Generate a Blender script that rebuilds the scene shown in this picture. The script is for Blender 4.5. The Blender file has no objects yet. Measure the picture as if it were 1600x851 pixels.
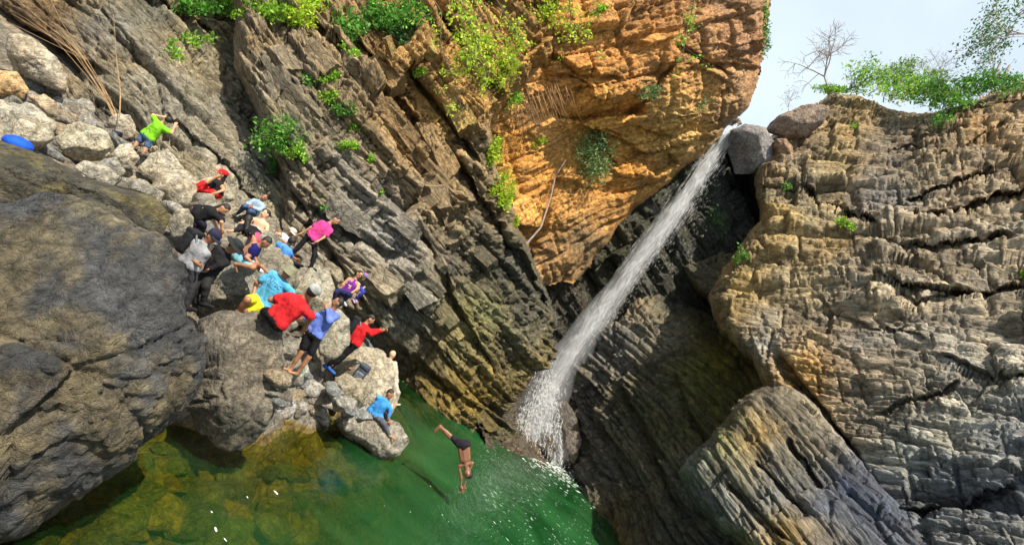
import bpy, math, random
import numpy as np
from mathutils import Vector, Matrix

# ------------------------------------------------------------------ scene, camera, light
S = bpy.context.scene
COL = S.collection
IW, IH, FPX = 1600.0, 851.0, 800.0           # photograph size and focal length in its pixels
CAMZ, PITCH, ROLL = 4.8, math.radians(4.0), math.radians(34.0)
cp, sp, cr, sr = math.cos(PITCH), math.sin(PITCH), math.cos(ROLL), math.sin(ROLL)
CR = np.array([1.0, 0, 0]); CF = np.array([0, cp, sp]); CU = np.array([0, -sp, cp])
CO = np.array([0.0, 0.0, CAMZ])
cam_r = cr * CR + sr * CU; cam_u = -sr * CR + cr * CU
cam = bpy.data.cameras.new('camera'); camo = bpy.data.objects.new('camera', cam); COL.objects.link(camo)
camo.matrix_world = Matrix(((cam_r[0], cam_u[0], -CF[0], CO[0]), (cam_r[1], cam_u[1], -CF[1], CO[1]),
                            (cam_r[2], cam_u[2], -CF[2], CO[2]), (0, 0, 0, 1)))
cam.sensor_width = 36.0; cam.lens = 36.0 * FPX / IW
cam.clip_start = 0.1; cam.clip_end = 2000
S.camera = camo

SUN_DIR = np.array([0.12, -0.46, 0.88]); SUN_DIR = SUN_DIR / np.linalg.norm(SUN_DIR)
w = bpy.data.worlds.new('World'); S.world = w; w.use_nodes = True
nt = w.node_tree; nt.nodes.clear()
sky = nt.nodes.new('ShaderNodeTexSky'); sky.sky_type = 'NISHITA'; sky.sun_disc = False
sky.sun_elevation = math.asin(SUN_DIR[2]); sky.sun_rotation = math.atan2(SUN_DIR[0], SUN_DIR[1])
sky.air_density = 1.0; sky.dust_density = 3.0; sky.ozone_density = 1.0
bg = nt.nodes.new('ShaderNodeBackground'); bg.inputs['Strength'].default_value = 0.085
wo = nt.nodes.new('ShaderNodeOutputWorld')
veil = nt.nodes.new('ShaderNodeMix'); veil.data_type = 'RGBA'          # thin bright cloud veil over the blue
veil.inputs['B'].default_value = (5.6, 6.5, 7.2, 1)
wtc = nt.nodes.new('ShaderNodeTexCoord'); wnz = nt.nodes.new('ShaderNodeTexNoise'); wnz.inputs['Scale'].default_value = 1.6; wnz.inputs['Detail'].default_value = 5
wmr = nt.nodes.new('ShaderNodeMapRange'); wmr.inputs['From Min'].default_value = .35; wmr.inputs['From Max'].default_value = .7; wmr.inputs['To Min'].default_value = .40; wmr.inputs['To Max'].default_value = .95
nt.links.new(wtc.outputs['Generated'], wnz.inputs['Vector']); nt.links.new(wnz.outputs[0], wmr.inputs[0]); 
wsx = nt.nodes.new('ShaderNodeSeparateXYZ'); whz = nt.nodes.new('ShaderNodeMapRange')                     # whiter toward the horizon, as hazy skies are
whz.inputs['From Min'].default_value = .9; whz.inputs['From Max'].default_value = .1; whz.inputs['To Min'].default_value = 0.0; whz.inputs['To Max'].default_value = .2
wad = nt.nodes.new('ShaderNodeMath'); wad.operation = 'ADD'; wad.use_clamp = True
nt.links.new(wtc.outputs['Generated'], wsx.inputs[0]); nt.links.new(wsx.outputs['Z'], whz.inputs[0]); nt.links.new(wmr.outputs[0], wad.inputs[0]); nt.links.new(whz.outputs[0], wad.inputs[1]); nt.links.new(wad.outputs[0], veil.inputs['Factor'])
nt.links.new(sky.outputs[0], veil.inputs['A']); nt.links.new(veil.outputs['Result'], bg.inputs[0]); nt.links.new(bg.outputs[0], wo.inputs[0])
sun = bpy.data.lights.new('sun', 'SUN'); suno = bpy.data.objects.new('sun', sun); COL.objects.link(suno)
sun.energy = 5.0; sun.angle = math.radians(0.5); sun.color = (1.0, 0.91, 0.77)
suno.rotation_euler = Vector(SUN_DIR).to_track_quat('Z', 'Y').to_euler()
S.view_settings.view_transform = 'Standard'; S.view_settings.look = 'None'
S.view_settings.exposure = 0.95; S.view_settings.gamma = 1.0
S.view_settings.use_curve_mapping = False
S.cycles.transparent_max_bounces = 40
S.cycles.max_bounces = 5; S.cycles.diffuse_bounces = 3; S.cycles.glossy_bounces = 2
S.cycles.volume_bounces = 1

# ------------------------------------------------------------------ pixel <-> place helpers
def ray(px, py):
    dx = np.asarray(px, float) - IW / 2; dy = np.asarray(py, float) - IH / 2
    u = (dx * cr + dy * sr) / FPX; v = (-dx * sr + dy * cr) / FPX
    return np.stack([u * 1.0, cp + v * sp, sp - v * cp], -1)
def at(px, py, D):
    r = ray(px, py); t = np.asarray(D, float) / r[..., 1]
    return CO + r * t[..., None]
def Dw(px, py):                       # distance at which the pixel meets the water
    r = ray(px, py); return float(CAMZ / -r[2] * r[1])
def onwater(px, py, z=0.0):
    r = ray(px, py); t = (z - CAMZ) / r[2]; return CO + r * t

# ------------------------------------------------------------------ numpy noise
def _h(i, j, k, seed):
    n = (i.astype(np.int64) * 374761393 + j.astype(np.int64) * 668265263 + k.astype(np.int64) * 2147483647 + seed * 144665) & 0xffffffff
    n = ((n ^ (n >> 13)) * 1274126177) & 0xffffffff
    n = ((n ^ (n >> 16)) * 2246822519) & 0xffffffff
    n = n ^ (n >> 15)
    return (n & 0xffffff).astype(np.float64) / 16777215.0
def hash2(i, j, seed): return _h(np.asarray(i), np.asarray(j), np.zeros_like(np.asarray(i)), seed)
def vnoise(p, seed=0):
    f = np.floor(p); t = p - f; i = f.astype(np.int64); t = t * t * (3 - 2 * t)
    x, y, z = i[..., 0], i[..., 1], i[..., 2]; tx, ty, tz = t[..., 0], t[..., 1], t[..., 2]
    def c(a, b, d): return _h(x + a, y + b, z + d, seed)
    x00 = c(0, 0, 0) * (1 - tx) + c(1, 0, 0) * tx; x10 = c(0, 1, 0) * (1 - tx) + c(1, 1, 0) * tx
    x01 = c(0, 0, 1) * (1 - tx) + c(1, 0, 1) * tx; x11 = c(0, 1, 1) * (1 - tx) + c(1, 1, 1) * tx
    return (x00 * (1 - ty) + x10 * ty) * (1 - tz) + (x01 * (1 - ty) + x11 * ty) * tz - 0.5
def fbm(p, oct=4, seed=0, gain=0.5, ridge=False):
    a, s, o = 1.0, 0.0, 0.0
    p = np.asarray(p, float)
    for k in range(oct):
        n = vnoise(p * 2 ** k + k * 17.3, seed + k)
        o = o + a * ((0.5 - 2 * np.abs(n)) if ridge else n); s += a; a *= gain
    return o / s
def sstep(x, a, b):
    t = np.clip((x - a) / (b - a), 0, 1); return t * t * (3 - 2 * t)

# ------------------------------------------------------------------ mesh helpers
def mesh_np(name, V, Fq, cols=None, wet=None, smooth=True, mat=None, bed=None):
    """V (n,3), Fq (m,3|4)"""
    me = bpy.data.meshes.new(name)
    V = np.ascontiguousarray(V, np.float32); Fq = np.ascontiguousarray(Fq, np.int32)
    k = Fq.shape[1]
    me.vertices.add(len(V)); me.vertices.foreach_set('co', V.ravel())
    me.loops.add(Fq.size); me.loops.foreach_set('vertex_index', Fq.ravel())
    me.polygons.add(len(Fq)); me.polygons.foreach_set('loop_start', np.arange(0, Fq.size, k, dtype=np.int32))
    me.update(calc_edges=True)
    if smooth: me.polygons.foreach_set('use_smooth', np.ones(len(Fq), bool))
    if cols is not None:
        a = me.color_attributes.new('Col', 'FLOAT_COLOR', 'POINT')
        a.data.foreach_set('color', np.concatenate([cols, np.ones((len(V), 1))], 1).astype(np.float32).ravel())
    if wet is not None:
        a = me.attributes.new('wet', 'FLOAT', 'POINT'); a.data.foreach_set('value', np.asarray(wet, np.float32).ravel())
    if bed is not None:
        a = me.attributes.new('bed', 'FLOAT_VECTOR', 'POINT'); a.data.foreach_set('vector', np.asarray(bed, np.float32).ravel())
    if mat is not None: me.materials.append(mat)
    return me
def link(name, me, parent=None, label=None, cat=None, kind=None, group=None, loc=None):
    o = bpy.data.objects.new(name, me); COL.objects.link(o)
    if loc is not None: o.location = loc
    if parent is not None: o.parent = parent
    if label: o['label'] = label
    if cat: o['category'] = cat
    if kind: o['kind'] = kind
    if group: o['group'] = group
    return o
def thing(name, label, cat, group=None, loc=(0, 0, 0)):
    return link(name, None, None, label, cat, None, group, loc)

# ------------------------------------------------------------------ materials
def newmat(name):
    m = bpy.data.materials.new(name); m.use_nodes = True
    n = m.node_tree; n.nodes.clear()
    out = n.nodes.new('ShaderNodeOutputMaterial')
    return m, n, out
def N(n, t, **kw):
    x = n.nodes.new(t)
    for k, v in kw.items():
        if k in x.inputs: x.inputs[k].default_value = v
        else: setattr(x, k, v)
    return x
def rock_material(name, fine=1.0, bump=0.6, grain=1.0, asp=9.0, sx=1.0, crk=.45):
    m, n, out = newmat(name); L = n.links.new
    b = N(n, 'ShaderNodeBsdfPrincipled'); L(b.outputs[0], out.inputs[0])
    ca = N(n, 'ShaderNodeAttribute', attribute_name='Col'); wa = N(n, 'ShaderNodeAttribute', attribute_name='wet')
    bd0 = N(n, 'ShaderNodeAttribute', attribute_name='bed'); bd = N(n, 'ShaderNodeMapping'); bd.inputs['Scale'].default_value = (1, sx, max(sx, .6)); L(bd0.outputs['Vector'], bd.inputs[0])
    mp = N(n, 'ShaderNodeMapping'); mp.inputs['Scale'].default_value = (asp * fine, 2.0 * fine, 4 * fine); L(bd.outputs['Vector'], mp.inputs[0])
    n1 = N(n, 'ShaderNodeTexNoise', Scale=1.0, Detail=5.0, Roughness=0.74, Distortion=0.9); L(mp.outputs[0], n1.inputs['Vector'])
    n2 = N(n, 'ShaderNodeTexNoise', Scale=5.0 * fine, Detail=5.5, Roughness=0.74, Distortion=0.3); L(bd.outputs['Vector'], n2.inputs['Vector'])
    def rng(x, a):
        r = N(n, 'ShaderNodeMapRange'); r.inputs['From Min'].default_value = 0.32; r.inputs['From Max'].default_value = 0.68
        r.inputs['To Min'].default_value = 1 - a * grain; r.inputs['To Max'].default_value = 1 + a * grain; L(x.outputs[0], r.inputs[0]); return r
    m1 = rng(n1, .42); m2 = rng(n2, .45)
    mm = N(n, 'ShaderNodeMath', operation='MULTIPLY'); L(m1.outputs[0], mm.inputs[0]); L(m2.outputs[0], mm.inputs[1])
    vm = N(n, 'ShaderNodeVectorMath', operation='SCALE'); L(ca.outputs['Color'], vm.inputs[0]); L(mm.outputs[0], vm.inputs['Scale'])
    L(vm.outputs[0], b.inputs['Base Color'])
    rr = N(n, 'ShaderNodeMapRange'); rr.inputs['To Min'].default_value = 0.8; rr.inputs['To Max'].default_value = 0.25
    L(wa.outputs['Fac'], rr.inputs[0]); L(rr.outputs[0], b.inputs['Roughness'])
    b.inputs['Specular IOR Level'].default_value = 0.4
    vo = N(n, 'ShaderNodeTexVoronoi', feature='DISTANCE_TO_EDGE', Scale=1.0)
    mp2 = N(n, 'ShaderNodeMapping'); mp2.inputs['Scale'].default_value = (4.2 * fine, 1.7 * fine, 2.4 * fine)
    wd = N(n, 'ShaderNodeVectorMath', operation='MULTIPLY_ADD'); wd.inputs[1].default_value = (.16, .16, .16); L(n2.outputs['Color'], wd.inputs[0]); L(bd.outputs['Vector'], wd.inputs[2])
    L(wd.outputs[0], mp2.inputs[0]); L(mp2.outputs[0], vo.inputs['Vector'])
    ck = N(n, 'ShaderNodeMapRange', interpolation_type='SMOOTHSTEP'); ck.inputs['From Max'].default_value = .07; ck.inputs['To Max'].default_value = crk; L(vo.outputs['Distance'], ck.inputs[0])
    ad = N(n, 'ShaderNodeMath', operation='ADD'); L(n1.outputs[0], ad.inputs[0]); L(n2.outputs[0], ad.inputs[1])
    ad2 = N(n, 'ShaderNodeMath', operation='ADD'); L(ad.outputs[0], ad2.inputs[0]); L(ck.outputs[0], ad2.inputs[1])
    bp = N(n, 'ShaderNodeBump', Strength=bump, Distance=0.16 / fine); L(ad2.outputs[0], bp.inputs['Height'])
    L(bp.outputs[0], b.inputs['Normal'])
    return m
M_ROCK = rock_material('rock', 1.0, .9, 1.15)
M_SLAB = rock_material('slab_rock', 1.0, .8, 1.25, 6.0, .5)
M_BOULDER = rock_material('boulder_stone', 1.5, 1.1, 1.25, 5.0, 1.0, .12)

# ------------------------------------------------------------------ terrain sheets
def rbf_fit(pts, vals, lam=1e-3):
    pts = np.asarray(pts, float); n = len(pts)
    d = np.linalg.norm(pts[:, None] - pts[None], axis=-1)
    K = np.where(d > 0, d * d * np.log(d + 1e-12), 0) + lam * np.eye(n)
    Pm = np.concatenate([np.ones((n, 1)), pts], 1); m = Pm.shape[1]
    A = np.block([[K, Pm], [Pm.T, np.zeros((m, m))]])
    vals = np.asarray(vals, float); vv = vals.reshape(n, -1)
    sol = np.linalg.solve(A, np.concatenate([vv, np.zeros((m, vv.shape[1]))]))
    def ev(q):
        q = np.asarray(q, float); sh = q.shape[:-1]; q = q.reshape(-1, q.shape[-1])
        o = np.empty((len(q), vv.shape[1]))
        for s0 in range(0, len(q), 60000):
            qq = q[s0:s0 + 60000]
            d = np.linalg.norm(qq[:, None] - pts[None], axis=-1)
            o[s0:s0 + 60000] = np.where(d > 0, d * d * np.log(d + 1e-12), 0) @ sol[:n] + np.concatenate([np.ones((len(qq), 1)), qq], 1) @ sol[n:]
        return o.reshape(sh + (vv.shape[1],))
    return ev
def idw(pts, vals, q, pw=3.0):
    pts = np.asarray(pts, float); vals = np.asarray(vals, float)
    sh = q.shape[:-1]; q = q.reshape(-1, 2); o = np.empty((len(q), vals.shape[1]))
    for s0 in range(0, len(q), 60000):
        d = np.linalg.norm(q[s0:s0 + 60000, None] - pts[None], axis=-1) + 0.15
        ww = d ** -pw; o[s0:s0 + 60000] = (ww @ vals) / ww.sum(1, keepdims=True)
    return o.reshape(sh + (vals.shape[1],))
def poly_dist(poly, X, Y, edges=None):
    poly = np.asarray(poly, float); n = len(poly)
    inside = np.zeros(X.shape, bool); dmin = np.full(X.shape, 1e9); ds = np.full(X.shape, 1e9)
    for i in range(n):
        x0, y0 = poly[i]; x1, y1 = poly[(i + 1) % n]
        if y0 != y1:
            cond = ((y0 > Y) != (y1 > Y)) & (X < (x1 - x0) * (Y - y0) / (y1 - y0) + x0); inside ^= cond
        L2 = (x1 - x0) ** 2 + (y1 - y0) ** 2
        t = np.clip(((X - x0) * (x1 - x0) + (Y - y0) * (y1 - y0)) / L2, 0, 1)
        d = np.hypot(X - x0 - t * (x1 - x0), Y - y0 - t * (y1 - y0)); dmin = np.minimum(dmin, d)
        if edges is not None and i in edges: ds = np.minimum(ds, d)
    return np.where(inside, dmin, -dmin), ds
def box_blur(A, r):
    for ax in (0, 1):
        pad = [(0, 0)] * A.ndim; pad[ax] = (r + 1, r)
        c = np.cumsum(np.pad(A, pad, mode='edge'), axis=ax)
        sl1 = [slice(None)] * A.ndim; sl0 = [slice(None)] * A.ndim
        sl1[ax] = slice(2 * r + 1, None); sl0[ax] = slice(0, -(2 * r + 1))
        A = (c[tuple(sl1)] - c[tuple(sl0)]) / (2 * r + 1)
    return A
def blocks(b, s, thick, length, seed):
    """irregular courses of broken blocks: returns offset, groove depth 0..1, id"""
    bb = b / thick; bb = bb + 0.35 * np.sin(bb * 1.7 + seed) + 0.2 * np.sin(bb * 0.61 + seed * 2.1)
    i = np.floor(bb); fb = bb - i
    ii = i.astype(np.int64); z = np.zeros_like(ii)
    ln = length * (0.5 + 1.2 * _h(ii, z, z, seed + 1))
    ss = s / ln + 31 * _h(ii, z, z, seed + 2); ss = ss + 0.3 * np.sin(ss * 2.3 + ii)
    j = np.floor(ss).astype(np.int64); fs = ss - np.floor(ss)
    h = _h(ii, j, z, seed + 3); t1 = _h(ii, j, z, seed + 4) - 0.5; t2 = _h(ii, j, z, seed + 5) - 0.5
    off = (h - 0.5) + t1 * (fb - 0.5) * 1.6 + t2 * (fs - 0.5) * 1.6 + 0.35 * (_h(ii, z, z, seed + 6) - 0.5)
    e = np.minimum(np.minimum(fb, 1 - fb) * thick, np.minimum(fs, 1 - fs) * ln)
    return off, np.exp(-(e / max(.03, 0.05 * thick)) ** 2), h
def chips(b, s, cb, cs, seed):
    """angular broken facets: nearest random seed point, each facet a tilted plane"""
    u = b / cb; v = s / cs; iu = np.floor(u).astype(np.int64); iv = np.floor(v).astype(np.int64); z = np.zeros_like(iu)
    f1 = np.full(u.shape, 1e9); f2 = np.full(u.shape, 1e9); off = np.zeros_like(u); idh = np.zeros_like(u)
    for a in (-1, 0, 1):
        for c in (-1, 0, 1):
            ju, jv = iu + a, iv + c
            h1 = _h(ju, jv, z, seed); h2 = _h(ju, jv, z, seed + 1)
            du = u - (ju + h1); dv = v - (jv + h2); d = du * du + dv * dv
            h3 = (h1 * 7.31 + h2 * 3.17) % 1.0; t1 = (h1 * 13.7) % 1.0 - .5; t2 = (h2 * 17.9) % 1.0 - .5
            o = (h3 - .5) + 1.5 * t1 * du + 1.5 * t2 * dv
            n1 = d < f1
            f2 = np.where(n1, f1, np.minimum(f2, d)); off = np.where(n1, o, off); idh = np.where(n1, h3, idh); f1 = np.where(n1, d, f1)
    e = np.sqrt(f2) - np.sqrt(f1)
    return off, np.exp(-(e * cb / max(.03, min(.055, .09 * cb))) ** 2), idh

PATCH = {}
def sheet(name, poly, ctrl, bed, cols, sil=(), roundw=40, roundD=2.0, step=2.0, amp=(0.5, 0.22, 0.09), thick=(1.3, 0.45, 0.16),
          length=(3.0, 1.2, 0.5), dip=0.25, warp=0.5, seed=1, tint=0.25, streak=0.25, wetpts=None, rough=0.12, kind='structure', jag=5, parent=None, chip=(.3, .12), cell=(1.5, .5), groove=(.26, .18, .10), fissure=None, gain=1.0, sat=1.28, mat=None, el=.62, iso=1.0):
    poly = np.asarray(poly, float)
    x0, y0 = poly.min(0); x1, y1 = poly.max(0)
    xs = np.arange(x0, x1 + step, step); ys = np.arange(y0, y1 + step, step)
    X, Y = np.meshgrid(xs, ys)
    jn = fbm(np.stack([X / 22, Y / 22, 0 * X + seed], -1), 3, seed) * jag * 2
    d, ds = poly_dist(poly, X, Y, sil); d = d + jn; ds = np.maximum(ds + jn, 0)
    ctrl = np.asarray(ctrl, float)
    fit = rbf_fit(ctrl[:, :2] / 200, ctrl[:, 2], 2e-3)
    Q = np.stack([X, Y], -1)
    D = fit(Q / 200)[..., 0]; D0 = D
    if fissure is not None:                              # deep clefts and ledges: (x0,y0,x1,y1,width_px,depth_m)
        for (ax, ay, bx, by, wd, dep) in fissure:
            L2 = (bx - ax) ** 2 + (by - ay) ** 2
            t = np.clip(((X - ax) * (bx - ax) + (Y - ay) * (by - ay)) / L2, 0, 1)
            wob = fbm(np.stack([X / 30, Y / 30, 0 * X + wd], -1), 3, seed + 90) * 14
            sd = (X - ax - t * (bx - ax)) * -(by - ay) / math.sqrt(L2) + (Y - ay - t * (by - ay)) * (bx - ax) / math.sqrt(L2) + wob
            dd = np.hypot(X - ax - t * (bx - ax), Y - ay - t * (by - ay))
            far = np.where(dd > np.abs(sd - wob) + 1e-6, dd, 0)
            prof = np.where(sd > 0, np.exp(-(sd / wd) ** 2), np.exp(-(sd / (wd * 0.22)) ** 2)) * np.exp(-(far / (wd * 1.5)) ** 2)
            D = D + dep * prof
    if len(sil):
        q = np.clip(ds / roundw, 0, 1); D = D + roundD * (1 - np.sqrt(np.maximum(1 - (1 - q) ** 2, 0)))
    PATCH[name] = fit
    P = at(X, Y, D)
    def normals(P):
        gx = np.gradient(P, axis=1); gy = np.gradient(P, axis=0)
        n = np.cross(gy, gx); n /= np.linalg.norm(n, axis=-1, keepdims=True) + 1e-12
        flip = np.sum(n * (CO - P), -1) < 0; n[flip] *= -1
        return n
    Nn = box_blur(normals(at(X, Y, D0)) * .75 + normals(at(X, Y, box_blur(D, 10))) * .25, 10); Nn /= np.linalg.norm(Nn, axis=-1, keepdims=True) + 1e-9
    ins = d > 0
    cx, cy = X[ins].mean(), Y[ins].mean(); Dc = float(fit(np.array([[cx, cy]]) / 200)[0, 0])
    p0 = at(cx, cy, Dc); p1 = at(cx + bed[0], cy + bed[1], float(fit(np.array([[cx + bed[0], cy + bed[1]]]) / 200)[0, 0]))
    T = p1 - p0; T /= np.linalg.norm(T)
    Nm = Nn[ins].mean(0); Nm /= np.linalg.norm(Nm)
    B = np.cross(Nm, T); B /= np.linalg.norm(B); Nm2 = np.cross(T, B)
    if Nm2 @ Nm < 0: Nm2 = -Nm2
    Bt = B * math.cos(dip) + Nm2 * math.sin(dip)
    wv = np.stack([fbm(P * 0.16, 3, seed + 40), fbm(P * 0.16 + 50, 3, seed + 41)], -1) * 1.2 * warp
    wv2 = np.stack([fbm(P * 1.1, 3, seed + 42), fbm(P * 1.1 + 50, 3, seed + 43)], -1) * 0.11
    b = P @ Bt + wv[..., 0] + wv2[..., 0]; s = P @ T + wv[..., 1] + wv2[..., 1]
    disp = np.zeros_like(b); ids = []
    for k in range(3):
        o, g, h = blocks(b, s + 0.37 * b * (0.4 if k else 0), thick[k], length[k], seed * 13 + k * 7)
        m = sstep(fbm(P * (0.25 + 0.2 * k) + 9 * k, 2, seed + 60 + k), -0.22, 0.1)       # some places smooth, some broken
        disp += (amp[k] * o * 1.1 - groove[k] * g) * (0.15 + 0.85 * m); ids.append(h)
    for k in range(len(chip)):
        o, g, h = chips(b + .3 * wv2[..., 1], s * el + .4 * b, cell[k], cell[k] * 1.25, seed * 5 + k * 3)
        m = sstep(fbm(P * (0.3 + 0.3 * k) + 19 * k + 5, 2, seed + 65 + k), -0.25, 0.1)
        disp += (chip[k] * o - groove[min(k + 1, 2)] * (1 if k < 2 else .6) * g) * (0.25 + 0.75 * m); ids.append(h)
    PI_ = P if iso == 1 else np.stack([b, s * iso, P @ Nm2 * iso], -1)
    A = np.stack([b * 9.0, s * 1.6, P @ Nm2 * 2], -1)
    disp += rough * .7 * fbm(A, 4, seed + 20, 0.65) + rough * .9 * fbm(PI_ * 2.2, 5, seed + 21, 0.66) + rough * .5 * fbm(PI_ * 7, 3, seed + 22, .7, True)
    damp = np.clip(ds / 14, 0.25, 1) if len(sil) else 1.0
    P = P + Nn * (disp * damp)[..., None]
    # rock colours: beds, blocks, staining, and some painted-in shade
    ca = np.array([c[:2] for c in cols], float) / 100; cv = np.array([c[2:5] for c in cols], float)
    qn = Q / 100 + 0.35 * np.stack([fbm(P * 0.5, 4, seed + 30), fbm(P * 0.5 + 20, 4, seed + 31)], -1) * 2
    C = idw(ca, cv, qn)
    tn = (ids[0] - 0.5) * 0.6 + (ids[1] - 0.5) * .8 + (ids[2] - 0.5) * 0.6 + (ids[3] - .5) * .8 + (ids[4] - .5) * .9
    C = C * (1 + tint * tn)[..., None]
    st = fbm(np.stack([b * 3.2, s * 0.5, 0 * b], -1), 5, seed + 33, 0.65)
    C = C * np.exp(streak * 2.6 * st)[..., None]
    hue = fbm(P * 0.9, 4, seed + 34)[..., None]
    C = C * (1 + np.array([0.22, 0.05, -0.26]) * hue * 1.2)
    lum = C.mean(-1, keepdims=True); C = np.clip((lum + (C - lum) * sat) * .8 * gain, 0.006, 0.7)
    if wetpts is not None:
        wa = np.array([c[:2] for c in wetpts], float) / 100; wvv = np.array([[c[2]] for c in wetpts], float)
        wet = idw(wa, wvv, qn)[..., 0]
    else: wet = np.zeros_like(b)
    idx = -np.ones(X.shape, np.int64); idx[ins] = np.arange(ins.sum())
    f = np.stack([idx[:-1, :-1], idx[1:, :-1], idx[1:, 1:], idx[:-1, 1:]], -1).reshape(-1, 4)
    f = f[(f >= 0).all(1)]
    me = mesh_np(name, P[ins], f, C[ins], np.clip(wet[ins], 0, 1), False, mat or M_ROCK, np.stack([b, s, P @ Nm2], -1)[ins])
    o = link(name, me, parent, kind=kind)
    return o
# ------------------------------------------------------------------ the gorge: cliffs
GREY = (.20, .19, .16); TAN = (.34, .27, .17); DARK = (.07, .068, .06); ORG = (.52, .26, .075); PALE = (.42, .39, .32)
left_cliff = sheet('cliff_slab', [(-240, -200), (460, -200), (440, -20), (420, 80), (440, 180), (480, 300), (510, 420), (420, 420), (330, 350), (250, 300), (150, 260), (60, 200), (-240, 190)],
    [(190, 190, 14.6), (430, 330, 16.4), (300, 0, 17.6), (100, 0, 15.4), (-150, 0, 13.6), (-150, 150, 12.6), (350, 150, 17), (400, -150, 20), (0, -150, 16), (60, 90, 14.3), (480, 400, 17.2), (440, 60, 22), (400, 0, 21.5), (470, 200, 20)],
    (1, 0.9), [(60, 30, .17, .115, .065), (180, 60, .24, .21, .16), (260, 120, .26, .24, .19), (300, 60, .27, .23, .155), (350, 220, .27, .24, .18), (300, 10, .21, .17, .095), (240, 20, .20, .18, .13), (330, 280, .38, .34, .26), (250, 250, .42, .38, .30), (380, 60, .15, .12, .07), (420, 330, .27, .25, .19)],
    amp=(.28, .10, .06), thick=(1.6, .5, .14), length=(4, 1.6, .5), seed=3, rough=.10, warp=.7,
    fissure=[(230, -20, 330, 40, 10, .5), (270, 180, 420, 330, 6, .35), (0, 20, 120, 90, 26, 1.2)])

mid_cliff = sheet('cliff_bedded', [(360, -220), (345, -60), (368, 20), (362, 100), (392, 165), (428, 255), (436, 330), (452, 390), (520, 470), (575, 540), (618, 615), (690, 690), (795, 735), (815, 700), (800, 640), (862, 560), (875, 500), (838, 410), (805, 335), (772, 245), (770, 190), (815, 140), (868, 90), (885, 20), (905, -220)],
    [(440, 320, 16.0), (530, 430, 17.3), (580, 500, 18.8), (620, 590, Dw(620, 590)), (700, 655, Dw(700, 655)), (785, 693, Dw(785, 693)), (400, 100, 16.4), (400, -100, 18.2), (600, 100, 18.0), (600, 300, 18.3), (700, -100, 19.8), (750, 150, 20), (780, 300, 21.2), (850, 480, 23.4), (800, 560, 22.6), (700, 500, 20.4), (880, -100, 21), (470, 200, 16.3), (520, -30, 18.6)],
    (1, 1.25), [(400, 60, .22, .17, .10), (450, 120, .23, .20, .15), (440, 200, .22, .20, .13), (540, 130, .26, .20, .12), (520, 260, .25, .22, .17), (620, 90, .40, .24, .09), (700, 160, .50, .29, .10), (740, 120, .50, .28, .09), (650, 220, .40, .27, .13), (560, 340, .30, .28, .24), (610, 380, .27, .25, .22), (560, 440, .33, .28, .19), (680, 320, .34, .25, .14), (720, 420, .16, .14, .10), (780, 420, .09, .085, .06), (640, 480, .21, .20, .17), (700, 540, .19, .16, .07), (620, 560, .15, .14, .11), (740, 480, .24, .22, .09), (700, 620, .24, .17, .045), (750, 620, .22, .16, .04), (780, 660, .10, .09, .05), (830, 480, .08, .078, .06), (640, 20, .36, .20, .07), (760, 240, .28, .21, .12), (820, 60, .50, .28, .09), (660, 640, .18, .13, .04)],
    sil=(0, 1, 2, 3, 4, 5, 16, 17, 18, 19, 20, 21, 22, 23), roundw=26, roundD=2.6, amp=(.75, .32, .13), thick=(1.2, .38, .13), length=(2.4, .9, .34), dip=.35, seed=11, rough=.13, sat=1.1, tint=.34,
    wetpts=[(400, 100, 0), (600, 200, 0), (560, 420, .15), (700, 300, .05), (780, 430, .7), (700, 620, .85), (620, 570, .7), (700, 500, .45), (830, 520, .95), (760, 650, 1.)],
    fissure=[(655, 120, 735, 230, 15, 1.5), (600, 110, 780, 330, 9, .8), (720, 250, 850, 470, 16, 1.2), (560, 60, 650, 150, 9, .7), (430, 250, 600, 520, 8, .6), (500, 330, 620, 400, 10, .7), (660, 380, 760, 560, 14, 1.0), (640, 560, 780, 660, 10, .7), (700, 20, 770, 130, 12, 1.0), (480, 30, 545, 90, 10, .8)])

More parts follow.
